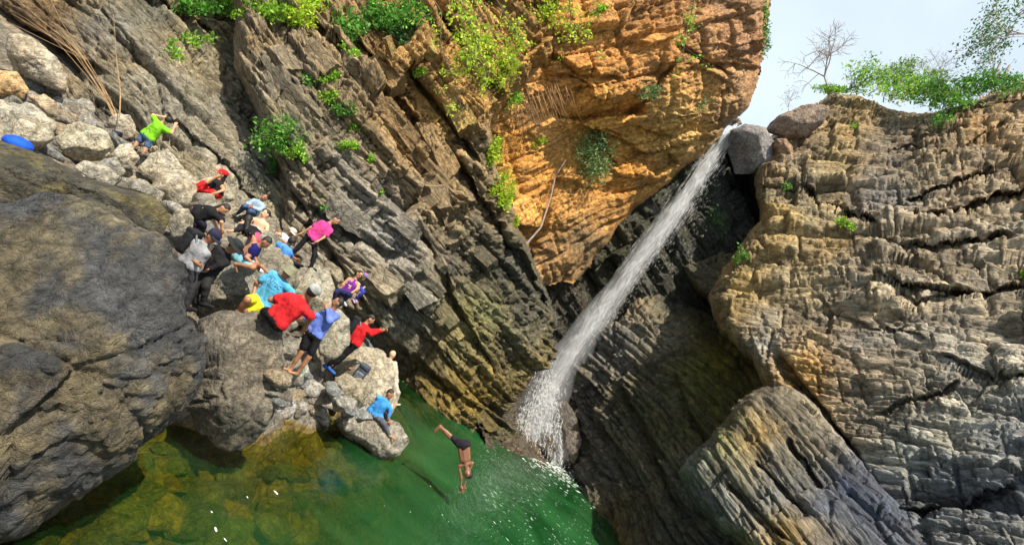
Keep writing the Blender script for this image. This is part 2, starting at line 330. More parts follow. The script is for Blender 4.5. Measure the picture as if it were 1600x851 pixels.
orange_cliff = sheet('cliff_ochre', [(700, 160), (770, -220), (1225, -220), (1205, -20), (1199, 60), (1186, 120), (1173, 168), (1132, 206), (1112, 232), (1062, 272), (1000, 322), (955, 372), (900, 440), (830, 460), (760, 340)],
    [(780, 200, 22.4), (800, 0, 21.2), (1000, 50, 22.3), (1190, 20, 24), (1170, 160, 26.2), (1050, 260, 26.6), (900, 300, 25), (830, 400, 25), (870, 160, 22.6), (980, 150, 23.0), (980, 200, 24.8), (880, 215, 24.3), (1000, -150, 22), (1100, 100, 23.8), (1080, 180, 25.2)],
    (1, -0.22), [(800, 250, 0.546, 0.251, 0.056), (950, 60, 0.609, 0.288, 0.080), (900, 130, 0.578, 0.270, 0.072), (1050, 60, 0.588, 0.260, 0.072), (1010, 20, 0.315, 0.158, 0.056), (1085, 95, 0.263, 0.140, 0.056), (985, 100, 0.378, 0.177, 0.048), (1145, 20, 0.210, 0.121, 0.064), (905, 60, 0.420, 0.186, 0.048), (1130, 40, 0.441, 0.223, 0.088), (1175, 60, 0.315, 0.167, 0.080), (1160, 130, 0.347, 0.195, 0.088), (1090, 130, 0.525, 0.288, 0.096), (1000, 210, 0.609, 0.344, 0.104), (940, 170, 0.588, 0.279, 0.064), (1060, 200, 0.483, 0.298, 0.096), (980, 270, 0.525, 0.233, 0.048), (1040, 250, 0.315, 0.195, 0.064), (900, 300, 0.441, 0.223, 0.064), (840, 330, 0.525, 0.260, 0.072), (870, 390, 0.357, 0.214, 0.096), (920, 390, 0.189, 0.121, 0.056), (830, 170, 0.578, 0.316, 0.128), (1130, 200, 0.210, 0.140, 0.064), (760, 300, 0.420, 0.223, 0.072)],
    sil=(2, 3, 4, 5, 6, 7, 8, 9, 10, 11), roundw=30, roundD=3.0, amp=(.22, .06, .04), groove=(.22, .14, .07), thick=(2.4, .8, .25), length=(4, 1.6, .6), dip=.1, seed=23, rough=.16, warp=1.0, tint=.24, streak=.22, gain=1.42, sat=1.05,  chip=(.85, .4, .14), cell=(2.6, 1.0, .4),
    fissure=[(1045, 118, 985, 172, 12, .9), (985, 172, 890, 182, 12, 1.2), (880, 118, 960, 122, 7, .5), (1070, 75, 1130, 108, 7, .5), (1120, 100, 1185, 105, 8, .7), (820, 420, 870, 270, 8, .4), (930, 200, 960, 250, 6, .4), (1000, 200, 1040, 215, 5, .3)])

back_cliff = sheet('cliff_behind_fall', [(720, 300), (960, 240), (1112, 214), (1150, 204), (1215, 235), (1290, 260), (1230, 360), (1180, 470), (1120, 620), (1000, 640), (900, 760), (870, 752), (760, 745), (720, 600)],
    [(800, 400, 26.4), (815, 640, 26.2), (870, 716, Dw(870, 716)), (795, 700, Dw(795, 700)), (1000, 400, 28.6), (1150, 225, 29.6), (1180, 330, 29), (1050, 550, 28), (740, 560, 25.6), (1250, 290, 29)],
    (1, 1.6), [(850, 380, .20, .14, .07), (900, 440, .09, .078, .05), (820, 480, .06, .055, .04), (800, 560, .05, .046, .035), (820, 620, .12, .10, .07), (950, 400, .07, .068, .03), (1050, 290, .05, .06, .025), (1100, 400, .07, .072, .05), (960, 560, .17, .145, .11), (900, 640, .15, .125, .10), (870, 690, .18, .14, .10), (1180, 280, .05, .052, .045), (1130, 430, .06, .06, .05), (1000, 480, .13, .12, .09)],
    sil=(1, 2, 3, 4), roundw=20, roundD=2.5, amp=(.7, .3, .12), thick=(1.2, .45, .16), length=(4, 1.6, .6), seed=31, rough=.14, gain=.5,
    wetpts=[(850, 380, .3), (950, 450, .9), (900, 640, 1), (1100, 400, .9), (820, 600, 1)], fissure=[(1150, 250, 1190, 330, 30, 2.5), (880, 380, 960, 470, 12, .8)])

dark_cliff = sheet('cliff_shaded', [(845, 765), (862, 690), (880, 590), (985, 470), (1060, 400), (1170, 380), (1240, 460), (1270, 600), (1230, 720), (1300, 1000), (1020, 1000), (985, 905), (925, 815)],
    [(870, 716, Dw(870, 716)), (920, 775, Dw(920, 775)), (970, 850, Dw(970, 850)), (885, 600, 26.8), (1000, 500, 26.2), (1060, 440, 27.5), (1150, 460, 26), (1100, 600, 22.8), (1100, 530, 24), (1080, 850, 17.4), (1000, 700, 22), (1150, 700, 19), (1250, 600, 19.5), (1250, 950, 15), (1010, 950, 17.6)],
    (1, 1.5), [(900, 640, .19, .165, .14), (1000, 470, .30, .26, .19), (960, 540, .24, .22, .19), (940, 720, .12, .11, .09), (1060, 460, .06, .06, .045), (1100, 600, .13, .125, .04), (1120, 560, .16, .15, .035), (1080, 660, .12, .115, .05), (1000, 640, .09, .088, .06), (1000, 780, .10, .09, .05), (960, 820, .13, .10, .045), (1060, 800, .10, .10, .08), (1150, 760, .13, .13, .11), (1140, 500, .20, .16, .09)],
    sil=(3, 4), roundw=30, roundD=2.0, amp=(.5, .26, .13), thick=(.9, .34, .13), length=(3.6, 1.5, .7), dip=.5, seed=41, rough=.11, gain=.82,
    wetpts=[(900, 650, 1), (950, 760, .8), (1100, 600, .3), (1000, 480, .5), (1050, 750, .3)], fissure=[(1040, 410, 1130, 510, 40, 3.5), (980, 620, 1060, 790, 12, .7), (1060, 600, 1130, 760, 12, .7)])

right_cliff = sheet('cliff_stepped', [(1178, 262), (1200, 212), (1250, 178), (1300, 146), (1345, 150), (1405, 172), (1455, 176), (1525, 152), (1585, 126), (1800, 60), (1800, 1040), (1240, 1040), (1150, 800), (1160, 690), (1195, 610), (1172, 565), (1122, 520), (1105, 462), (1140, 400), (1185, 345)],
    [(1185, 260, 27), (1250, 180, 28.4), (1400, 175, 28), (1590, 135, 26.5), (1780, 80, 24.5), (1190, 340, 24.8), (1120, 480, 21.8), (1200, 400, 23), (1200, 560, 18.6), (1250, 620, 17.6), (1350, 700, 15.8), (1480, 851, 12.8), (1400, 400, 20), (1600, 425, 17.5), (1600, 600, 14.8), (1400, 560, 16.8), (1780, 900, 10.5), (1600, 851, 11.8), (1300, 280, 25.4), (1500, 250, 23.2), (1480, 320, 21.4), (1300, 950, 13.6), (1780, 400, 16)],
    (1, 0.1), [(1230, 200, .30, .20, .12), (1330, 200, .38, .27, .13), (1300, 250, .36, .27, .13), (1250, 300, .22, .19, .13), (1230, 350, .44, .31, .13), (1290, 370, .40, .29, .14), (1380, 300, .20, .185, .17), (1400, 230, .30, .24, .17), (1450, 250, .32, .25, .15), (1550, 210, .38, .25, .12), (1560, 300, .42, .33, .21), (1500, 280, .36, .27, .17), (1560, 380, .29, .24, .17), (1250, 430, .34, .27, .16), (1350, 440, .33, .28, .20), (1450, 420, .31, .25, .17), (1160, 420, .33, .24, .10), (1150, 490, .32, .24, .12), (1200, 520, .34, .31, .25), (1260, 570, .46, .28, .10), (1350, 540, .36, .31, .25), (1450, 500, .42, .36, .27), (1550, 480, .42, .36, .27), (1550, 580, .42, .39, .32), (1400, 610, .30, .26, .20), (1500, 660, .43, .42, .37), (1420, 700, .30, .31, .28), (1500, 740, .15, .17, .19), (1560, 780, .11, .125, .15), (1400, 800, .13, .15, .18), (1700, 600, .36, .33, .27), (1560, 700, .24, .25, .25)],  # dark bluish points at lower right paint shadow into the rock colour
    sil=(0, 1, 2, 3, 4, 5, 6, 7, 8, 11, 12, 13, 14, 15, 16, 17, 18, 19), roundw=26, roundD=2.6, amp=(.5, .22, .08), groove=(.26, .18, .10), thick=(1.5, .5, .18), length=(2.6, 1.0, .4), dip=.25, seed=53, rough=.07, warp=.4, gain=.8, sat=1.1, mat=M_SLAB, el=.42, iso=.55, tint=.5, streak=.2, chip=(.5, .24, .09), cell=(1.8, .7, .3),
    fissure=[(1265, 300, 1360, 350, 10, 0.81), (1360, 350, 1430, 400, 7, 0.37), (1440, 335, 1640, 285, 15, 1.36), (1430, 300, 1540, 262, 9, 0.74), (1430, 385, 1560, 372, 12, 0.99), (1405, 445, 1500, 452, 11, 0.87), (1450, 470, 1640, 420, 12, 0.93), (1470, 240, 1560, 200, 10, 0.50), (1400, 225, 1480, 200, 8, 0.37), (1330, 420, 1440, 470, 7, 0.37), (1290, 470, 1440, 530, 6, 0.25), (1480, 560, 1640, 600, 10, 0.43), (1380, 640, 1480, 600, 12, 0.56), (1230, 575, 1330, 700, 16, 0.99), (1430, 790, 1560, 760, 16, 0.62), (1200, 290, 1260, 300, 9, 0.43), (1500, 160, 1600, 165, 8, 0.37), (1250, 215, 1330, 180, 8, 0.37)])

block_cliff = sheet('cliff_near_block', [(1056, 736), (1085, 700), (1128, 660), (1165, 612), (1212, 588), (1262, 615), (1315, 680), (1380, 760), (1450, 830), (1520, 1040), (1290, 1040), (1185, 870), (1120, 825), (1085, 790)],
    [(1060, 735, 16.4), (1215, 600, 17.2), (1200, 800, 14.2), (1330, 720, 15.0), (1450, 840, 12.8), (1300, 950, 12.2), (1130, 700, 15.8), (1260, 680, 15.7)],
    (1, 1.15), [(1100, 720, .24, .25, .21), (1200, 630, .28, .25, .19), (1180, 680, .40, .29, .14), (1260, 690, .36, .32, .25), (1200, 760, .27, .27, .24), (1260, 740, .26, .25, .22), (1330, 760, .12, .14, .20), (1240, 820, .46, .33, .15), (1380, 800, .13, .16, .22), (1290, 790, .15, .17, .21), (1110, 770, .25, .25, .22), (1130, 680, .22, .22, .12)],  # dark bluish points low on the block are painted shadow
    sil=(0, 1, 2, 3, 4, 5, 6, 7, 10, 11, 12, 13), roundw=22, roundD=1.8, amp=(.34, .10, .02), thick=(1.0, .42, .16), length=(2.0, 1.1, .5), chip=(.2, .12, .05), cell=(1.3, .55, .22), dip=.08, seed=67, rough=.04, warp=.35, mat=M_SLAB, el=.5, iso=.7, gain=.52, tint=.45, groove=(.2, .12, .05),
    fissure=[(1240, 690, 1290, 750, 6, .5), (1145, 760, 1220, 830, 8, .5), (1190, 720, 1260, 790, 5, .35)])

# ------------------------------------------------------------------ bank and pool bed: one ground sheet
GP = [(-4.6, 14, 2.2), (-10, 14, 2.3), (-8, 13.5, 2.3), (-3.6, 15.5, 1.9), (-2.4, 12.5, .75), (-2.75, 10.7, .45), (-2.9, 8.9, -.4), (-3.8, 8.0, -.3), (-4.6, 7.2, -.2), (-2.4, 9.6, -.25), (-4.4, 9.2, .9), (-5.5, 10, 1.9), (-6, 13, 2.4), (-12, 15, 2.9), (-15, 13, 3.0), (-10, 10, 2.0), (-8, 7, 1.2), (-6, 5, .4), (-4.5, 4.5, -.4),
      (-7, 17, 3.0), (-9.5, 15.8, 3.2), (-1.6, 20.6, -.3), (-2.6, 12.0, .1), (-1.9, 13.2, -.05), (-1.2, 14.5, -.1), (-2.2, 16.5, .5), (-2.5, 5.7, -.5), (-3.3, 5.4, -.4), (-2.4, 6.8, -.5), (-1.7, 8.5, -.5), (-.6, 11, -.7), (.3, 8, -1.2), (2, 12, -2.5), (4, 18, -3), (.8, 17, -1.6), (7, 22, -3), (8, 12, -3), (3, 4, -2.4), (1, 14, -1.5), (5, 26, -2.5), (12, 24, -2), (12, 8, -2), (-1, 2.5, -1.2), (-14, 18, 4), (-20, 12, 4), (-14, 4, 1.5), (0, 26, -2), (-6, 24, 1)]
GP = np.array(GP); gfit = rbf_fit(GP[:, :2] / 10, GP[:, 2], 2e-3)
gx = np.arange(-22, 14, .115); gy = np.arange(1.5, 30, .115)
GX, GY = np.meshgrid(gx, gy)
def ground_z(x, y): return gfit(np.stack([np.asarray(x, float), np.asarray(y, float)], -1) / 10)[..., 0]
GZ = ground_z(GX, GY)
g3 = np.stack([GX, GY, GZ], -1)
rub = fbm(g3 * 1.1, 5, 5, .6) * .5 + fbm(g3 * .5 + 7, 3, 8, ridge=True) * .25
GZ = GZ + rub * np.where(GZ > 0, 1, .7)
GC = np.where((GZ > .1)[..., None], np.array([.24, .21, .16]), np.array([.19, .13, .035]))
GC = GC * np.exp(1.6 * fbm(g3 * 1.6, 5, 14, .65))[..., None] * (1 + np.array([.3, .05, -.3]) * fbm(g3 * .8, 3, 15)[..., None])
wetg = sstep(-GZ, -.25, .05)
idx = np.arange(GX.size).reshape(GX.shape)
gf = np.stack([idx[:-1, :-1], idx[:-1, 1:], idx[1:, 1:], idx[1:, :-1]], -1).reshape(-1, 4)
ground = link('ground', mesh_np('ground', np.stack([GX, GY, GZ], -1).reshape(-1, 3), gf, np.clip(GC.reshape(-1, 3) * .8, .01, .7), wetg.ravel(), True, M_ROCK, g3.reshape(-1, 3)), kind='structure')

# ------------------------------------------------------------------ pool water
def water_material():
    m, n, out = newmat('pool_water'); L = n.links.new
    dep = N(n, 'ShaderNodeAttribute', attribute_name='depth')
    tr = N(n, 'ShaderNodeBsdfTransparent'); tr.inputs[0].default_value = (.74, .80, .36, 1)
    df = N(n, 'ShaderNodeBsdfDiffuse')
    pos = N(n, 'ShaderNodeNewGeometry')
    nz = N(n, 'ShaderNodeTexNoise', Scale=.28, Detail=4.0, Roughness=.55, Distortion=1.2); L(pos.outputs['Position'], nz.inputs['Vector'])
    rmp = N(n, 'ShaderNodeValToRGB'); rmp.color_ramp.elements[0].position = .35; rmp.color_ramp.elements[0].color = (.0035, .036, .008, 1)
    rmp.color_ramp.elements[1].position = .68; rmp.color_ramp.elements[1].color = (.016, .085, .024, 1); L(nz.outputs[0], rmp.inputs[0])
    L(rmp.outputs[0], df.inputs[0])
    mx = N(n, 'ShaderNodeMixShader'); L(dep.outputs['Fac'], mx.inputs[0]); L(tr.outputs[0], mx.inputs[1]); L(df.outputs[0], mx.inputs[2])
    gl = N(n, 'ShaderNodeBsdfGlossy', Roughness=.06)
    wv = N(n, 'ShaderNodeTexNoise', Scale=2.3, Detail=4.0, Roughness=.6, Distortion=.6)
    mp = N(n, 'ShaderNodeMapping'); mp.inputs['Scale'].default_value = (1.6, .8, 1); mp.inputs['Rotation'].default_value = (0, 0, .5)
    L(pos.outputs['Position'], mp.inputs[0]); L(mp.outputs[0], wv.inputs['Vector'])
    ch = N(n, 'ShaderNodeAttribute', attribute_name='chop')
    bp = N(n, 'ShaderNodeBump', Distance=.25); L(wv.outputs[0], bp.inputs['Height']); L(ch.outputs['Fac'], bp.inputs['Strength'])
    L(bp.outputs[0], gl.inputs['Normal'])
    fr = N(n, 'ShaderNodeFresnel', IOR=1.33); L(bp.outputs[0], fr.inputs['Normal'])
    m2 = N(n, 'ShaderNodeMixShader'); L(fr.outputs[0], m2.inputs[0]); L(mx.outputs[0], m2.inputs[1]); L(gl.outputs[0], m2.inputs[2])
    L(m2.outputs[0], out.inputs[0])
    return m
FALL_BASE = onwater(835, 700)
wx = np.arange(-12, 14, .12); wy = np.arange(1.5, 29, .12)
WX, WY = np.meshgrid(wx, wy)
dfall = np.hypot(WX - FALL_BASE[0], WY - FALL_BASE[1])
WZ = .035 * fbm(np.stack([WX * 1.7, WY * 1.7, 0 * WX], -1), 3, 77) * (0.3 + 2.5 * np.exp(-dfall / 4.5))
wme_idx = np.arange(WX.size).reshape(WX.shape)
wf = np.stack([wme_idx[:-1, :-1], wme_idx[:-1, 1:], wme_idx[1:, 1:], wme_idx[1:, :-1]], -1).reshape(-1, 4)
wme = mesh_np('pool_water', np.stack([WX, WY, WZ], -1).reshape(-1, 3), wf, mat=water_material())
gd = np.maximum(-ground_z(WX, WY), 0)
dep = 1 - np.exp(-.85 * np.maximum(gd - .25 + .5 * fbm(np.stack([WX * .5, WY * .5, 0 * WX], -1), 3, 78), 0))
a_ = wme.attributes.new('depth', 'FLOAT', 'POINT'); a_.data.foreach_set('value', np.clip(dep, 0.04, .96).astype(np.float32).ravel())
a_ = wme.attributes.new('chop', 'FLOAT', 'POINT'); a_.data.foreach_set('value', (.10 + .75 * np.exp(-dfall / 6)).astype(np.float32).ravel())
water = link('pool_water', wme, kind='structure')

# ------------------------------------------------------------------ boulders traced by outline, closed solids with real depth
def ico_dirs(sub):
    import bmesh
    bm = bmesh.new(); bmesh.ops.create_icosphere(bm, subdivisions=sub, radius=1)
    V = np.array([v.co[:] for v in bm.verts]); F = np.array([[v.index for v in f.verts] for f in bm.faces]); bm.free()
    return V, F
ICO = {k: ico_dirs(k) for k in (2, 3, 4, 5, 6, 7)}
def outline_rock(name, outl, D, col, label=None, cat='boulder', depth=.8, sub=5, seed=1, facets=9, rough=.06, flat=.12, tint=.5, parent=None, col2=None, wet=0.0, group=None, strat=0.0, chip=.07, cells=((.55, 1.0), (.2, .5), (.08, .25)), smooth=False):
    outl = np.asarray(outl, float); c = outl.mean(0)
    pc = at(c[0], c[1], D); k = np.linalg.norm(pc - CO)
    vf = (pc - CO) / k
    ax = cam_r - vf * (cam_r @ vf); ax /= np.linalg.norm(ax); ay = np.cross(ax, vf); ay /= np.linalg.norm(ay)
    if ay @ cam_u < 0: ay = -ay
    rr = ray(outl[:, 0], outl[:, 1]); q = rr * (k / (rr @ vf))[:, None] + CO - pc
    ox, oy = q @ ax, q @ ay
    ang = np.arctan2(oy, ox); rad = np.hypot(ox, oy); o_ = np.argsort(ang); ang = ang[o_]; rad = rad[o_]
    # dense polygon radius by angle (straight edges between outline points)
    A = np.linspace(-math.pi, math.pi, 361); R = np.zeros(361)
    xs = np.append(ox[o_], ox[o_][0]); ys = np.append(oy[o_], oy[o_][0])
    for j, a in enumerate(A):
        ca_, sa_ = math.cos(a), math.sin(a); best = 0
        x0, y0, x1, y1 = xs[:-1], ys[:-1], xs[1:], ys[1:]
        den = ca_ * (y1 - y0) - sa_ * (x1 - x0)
        t = (x0 * (y1 - y0) - y0 * (x1 - x0)) / np.where(abs(den) < 1e-9, 1e-9, den)
        u_ = (t * ca_ - x0) * (x1 - x0) + (t * sa_ - y0) * (y1 - y0); L2 = (x1 - x0) ** 2 + (y1 - y0) ** 2
        ok = (t > 0) & (u_ >= -1e-6 * L2) & (u_ <= L2 * 1.000001)
        R[j] = t[ok].max() if ok.any() else rad.mean()
    V, F = ICO[sub]
    th = np.arctan2(V[:, 1], V[:, 0]); sn = np.hypot(V[:, 0], V[:, 1])
    rp = np.interp(th, A, R)
    rm = float(np.median(R)); dz = rm * depth
    # superellipsoid profile -> chunkier than a ball
    e = 1.35
    nn = (sn ** (2 * e) + np.abs(V[:, 2]) ** (2 * e)) ** (-1 / (2 * e))
    rs = np.random.RandomState(seed)
    L = np.stack([V[:, 0] * nn, V[:, 1] * nn, V[:, 2] * nn], 1)
    # random facet cuts in the unit shape
    for _ in range(facets * 3):
        n_ = rs.normal(size=3); n_ /= np.linalg.norm(n_); d_ = .66 + .28 * rs.rand()
        if abs(n_[2]) < .3: d_ = max(d_, .92)
        h = L @ n_ - d_; L = L - np.maximum(h, 0)[:, None] * n_ * .85
    sn2 = np.hypot(L[:, 0], L[:, 1]); th2 = np.arctan2(L[:, 1], L[:, 0]); rp2 = np.interp(th2, A, R)
    W = pc + np.outer(sn2 * np.cos(th2) * rp2, ax) + np.outer(sn2 * np.sin(th2) * rp2, ay) + np.outer(L[:, 2] * dz, vf)
    nrm = W - pc; nrm /= np.linalg.norm(nrm, axis=1, keepdims=True)
    sc_ = 1.0 / max(rm, .05)
    off = fbm(W * 1.2 * sc_ + seed, 5, seed, .55) * rough * 2.0 * rm + fbm(W * 3.5 * sc_ + seed, 5, seed + 9, .6, True) * rough * .9 * rm
    if strat: off += strat * rm * fbm(np.stack([W @ np.array([.5, .2, 1.]) * 7 * sc_, W[:, 0] * sc_, W[:, 1] * sc_], -1), 3, seed + 3)
    W0 = W
    if chip:
        for kk, (cl, am) in enumerate(cells):
            o1, g1, _i = chips(W @ ay + .12 * fbm(W * 2 * sc_, 3, seed + 2) * rm, W @ ax + (W @ vf) * .7, cl * rm, cl * rm * 1.3, seed * 3 + kk)
            mk_ = 1.0 if kk == 0 else .3 + .7 * sstep(fbm(W * (1.1 + kk) * sc_ + 31 * kk, 3, seed + 50 + kk), -.12, .2)
            off += am * chip * rm * (o1 - .45 * g1) * mk_
    W = W + nrm * off[:, None]
    C = np.array(col)[None] * np.exp(tint * 2.2 * fbm(W * 2.0 * sc_ + 3, 6, seed + 5, .7))[:, None]
    if col2 is not None:
        mk = sstep(fbm(W * 1.6 * sc_ + 11, 5, seed + 6, .65), -.02, .13)[:, None]; C = C * (1 - mk) + np.array(col2)[None] * np.exp(tint * 1.5 * fbm(W * 4 * sc_, 4, seed + 7))[:, None] * mk
    C = C * .82 * (1 + np.array([.25, .05, -.28]) * fbm(W * 1.1 * sc_ + 21, 4, seed + 8)[:, None])
    wt = np.clip(sstep(-W[:, 2], -.28, -.02), 0, 1); C = C * (1 - .62 * wt)[:, None]        # wet band at the water's edge
    base = W.mean(0); base[2] = W[:, 2].min()
    me = mesh_np(name, W - base, F, np.clip(C, .01, .75), np.maximum(wt, wet), smooth, M_BOULDER, W)
    return link(name, me, parent, label, cat if parent is None else None, group=group, loc=base)

LG = (.44, .40, .32); MG = (.29, .27, .225); DG = (.115, .112, .10)
outline_rock('boulder', [(-90, 335), (60, 312), (150, 332), (225, 362), (268, 374), (298, 428), (313, 530), (302, 600), (258, 665), (190, 715), (110, 772), (20, 832), (-80, 870), (-230, 760), (-260, 560), (-220, 400)], 6.3, (.050, .051, .051),
    'huge dark grey boulder filling the left edge above the pool', depth=.75, sub=7, seed=4, facets=5, rough=.06, chip=.07, strat=.04, cells=((.8, 1.4), (.3, .95), (.1, .55), (.035, .34)), smooth=False, tint=1.15, col2=(.13, .105, .06))
outline_rock('boulder', [(-160, 205), (-60, 208), (20, 220), (90, 252), (170, 283), (235, 308), (266, 338), (262, 372), (225, 382), (150, 362), (60, 350), (-60, 360), (-160, 330)], 7.0, (.07, .065, .045),
    'long dark mossy boulder lying on top of the huge one', depth=1.0, sub=6, seed=9, facets=5, rough=.06, chip=.07, strat=.05, cells=((.5, 1.2), (.2, .7), (.08, .4)), smooth=False, tint=.7, col2=(.14, .115, .045))
outline_rock('boulder', [(308, 494), (350, 478), (400, 488), (440, 513), (452, 560), (446, 600), (430, 650), (405, 690), (372, 718), (330, 716), (300, 690), (286, 620), (292, 560)], 8.9, (.19, .165, .125),
    'tall cracked boulder standing in the pool under the man in red', depth=.85, sub=6, seed=14, facets=8, rough=.06, chip=.06, cells=((.5, 1.2), (.2, .7), (.08, .4)), smooth=False, tint=.7, col2=(.13, .12, .095))
BL = [
 ([(296, 462), (320, 430), (352, 408), (420, 388), (452, 398), (470, 440), (455, 475), (400, 492), (340, 500), (305, 490)], 10.3, MG, 'broad tan rock under the men in navy and blue', .9, 5, .05),
 ([(352, 400), (345, 388), (372, 365), (400, 356), (432, 362), (447, 384), (425, 398), (385, 404)], 12.3, (.34, .33, .27), 'smooth grey-green rock under the hands of the woman in black', .9, 4, .03),
 ([(395, 398), (412, 386), (440, 388), (452, 405), (450, 430), (425, 440), (400, 425)], 11.2, (.40, .36, .27), 'rounded sunlit rock beside the man in the navy vest', .8, 4, .04),
 ([(418, 436), (448, 418), (490, 410), (515, 420), (523, 450), (520, 485), (505, 510), (450, 512), (420, 490)], 13.0, (.43, .40, .32), 'flat-topped pale rock carrying the woman in pink', .9, 5, .03),
 ([(496, 500), (512, 482), (533, 478), (548, 500), (547, 540), (522, 565), (498, 555)], 12.6, (.42, .40, .34), 'smooth pale grey rock behind the man in the blue hooded top', .8, 4, .03),
 ([(516, 572), (530, 552), (562, 540), (598, 541), (612, 560), (620, 590), (622, 618), (612, 650), (588, 660), (560, 640), (530, 610)], 14.3, (.50, .46, .38), 'big pale smooth rock at the edge of the pool with a backpack before it', .7, 5, .03),
 ([(513, 610), (522, 588), (540, 580), (565, 592), (581, 608), (577, 636), (548, 648), (520, 642)], 12.6, (.36, .33, .26), 'rounded tan boulder below the backpack', .9, 5, .05),
 ([(520, 655), (555, 640), (598, 646), (628, 662), (640, 688), (626, 712), (596, 722), (566, 705), (535, 682)], 13.5, (.34, .32, .28), 'low pitted rock in the water under the boy in blue', .9, 5, .06),
 ([(448, 588), (460, 574), (480, 567), (489, 588), (474, 606), (452, 606)], 11.4, (.42, .46, .42), 'pale greenish flat stone by the leg of the man in the hooded top', .7, 4, .02),
 ([(232, 292), (248, 262), (280, 262), (312, 290), (300, 326), (262, 330)], 12.6, (.50, .45, .36), 'pale angular rock below the woman in red trousers', .8, 4, .03),
 ([(258, 344), (276, 324), (296, 324), (304, 344), (299, 368), (268, 372)], 10.6, (.36, .34, .29), 'grey rock behind the woman in black', .9, 4, .03),
 ([(290, 316), (305, 300), (335, 304), (350, 330), (325, 345), (295, 338)], 12.0, (.34, .31, .26), 'small brown-grey rock between red trousers and black shirt', .9, 4, .04),
 ([(296, 290), (322, 275), (352, 285), (372, 312), (340, 326), (300, 312)], 13.9, (.48, .44, .35), 'pale slab under the woman in red trousers', .8, 4, .03),
 ([(84, 214), (104, 194), (134, 191), (168, 206), (180, 232), (168, 252), (128, 256), (98, 244)], 12.4, (.46, .42, .33), 'large rounded pale boulder left of the dark bag', .8, 5, .03),
 ([(-50, 150), (10, 148), (52, 162), (86, 194), (86, 218), (48, 238), (-50, 232)], 10.8, (.43, .40, .34), 'wide layered grey boulder behind the blue bundle', .8, 5, .04),
 ([(4, 74), (14, 54), (48, 55), (84, 86), (108, 122), (102, 146), (70, 136), (22, 112)], 13.2, (.46, .41, .33), 'tall angular pale boulder at the top of the scree', .8, 5, .04),
 ([(-30, 118), (0, 110), (28, 108), (46, 140), (40, 158), (0, 156), (-30, 146)], 12.2, (.55, .38, .20), 'orange-tinted broken rock at the left edge of the scree', .8, 4, .04),
 ([(166, 192), (180, 174), (204, 176), (214, 200), (210, 220), (180, 218)], 14.4, (.48, .43, .36), 'squarish pale rock left of the boy in the green shirt', .8, 4, .03),
 ([(172, 244), (186, 224), (206, 222), (220, 246), (208, 266), (184, 262)], 13.2, (.50, .46, .39), 'speckled pale rock in front of the boy in the green shirt', .8, 4, .03),
 ([(214, 262), (236, 240), (262, 232), (292, 262), (322, 300), (318, 318), (280, 300), (240, 285)], 14.0, (.50, .46, .38), 'long pale slab sloping down to the right below the boy in green', .5, 5, .02),
 ([(166, 290), (190, 276), (226, 280), (262, 302), (258, 322), (210, 306)], 10.4, (.30, .28, .24), 'dark brown-topped rock behind the mossy boulder', .8, 4, .05),
 ([(112, 262), (130, 248), (172, 262), (196, 280), (176, 292), (140, 280)], 9.9, (.42, .40, .35), 'flat pale rock lying behind the mossy boulder', .6, 4, .03),
 ([(146, 264), (160, 244), (182, 246), (198, 268), (186, 282), (164, 280)], 11.4, (.36, .36, .33), 'small grey block below the rounded pale boulder', .8, 4, .03),
 ([(40, 148), (70, 146), (96, 166), (92, 186), (66, 182)], 12.6, (.46, .38, .28), 'tan wedge of rock above the layered boulder', .7, 4, .04),
]
for i_, (ol, D_, c_, lb, dp, sb, rg) in enumerate(BL):
    outline_rock('boulder' if i_ < 12 else 'rock', ol, D_, tuple((1.12 if i_ > 11 else .9) * q for q in (c_[0], .96 * c_[1], .86 * c_[2])), lb, depth=dp, sub=sb, seed=30 + i_, rough=rg, tint=.5, facets=8, group='boulders on the bank')
# boulders wedged at the lip of the fall
outline_rock('boulder', [(1136, 232), (1142, 204), (1165, 193), (1196, 200), (1211, 226), (1204, 254), (1180, 270), (1148, 272)], 28.3, (.24, .225, .215), 'big round grey boulder wedged at the lip of the waterfall', depth=.9, sub=5, seed=70, rough=.04, facets=2, chip=.04)
outline_rock('boulder', [(1192, 206), (1215, 178), (1262, 160), (1296, 165), (1290, 190), (1258, 215), (1222, 222)], 27.6, (.28, .21, .155), 'long brown boulder right of the lip of the waterfall', depth=.8, sub=5, seed=71, rough=.03, facets=7)
outline_rock('rock', [(1206, 232), (1212, 217), (1228, 215), (1240, 228), (1236, 244), (1214, 248)], 27.2, (.36, .22, .13), 'small reddish rock under the long brown boulder at the lip', depth=.9, sub=4, seed=72, rough=.03, facets=5)
outline_rock('rock', [(1138, 196), (1144, 184), (1156, 184), (1160, 194), (1150, 200)], 30.0, (.22, .17, .13), 'small brown rock left of the lip of the waterfall', depth=.9, sub=4, seed=73, rough=.03, facets=5)
# ------------------------------------------------------------------ casting rays onto what is built
def refresh():
    bpy.context.view_layer.update(); return bpy.context.evaluated_depsgraph_get()
DG_ = refresh()
def hit(px, py, skip=()):
    r = ray(px, py); r = r / np.linalg.norm(r); o = CO.copy()
    for _ in range(8):
        ok, loc, nor, i, ob, mt = S.ray_cast(DG_, Vector(o), Vector(r))
        if not ok: return None, None, None
        if ob.name.split('.')[0] in skip: o = np.array(loc) + r * .02; continue
        return np.array(loc), np.array(nor), ob
    return None, None, None

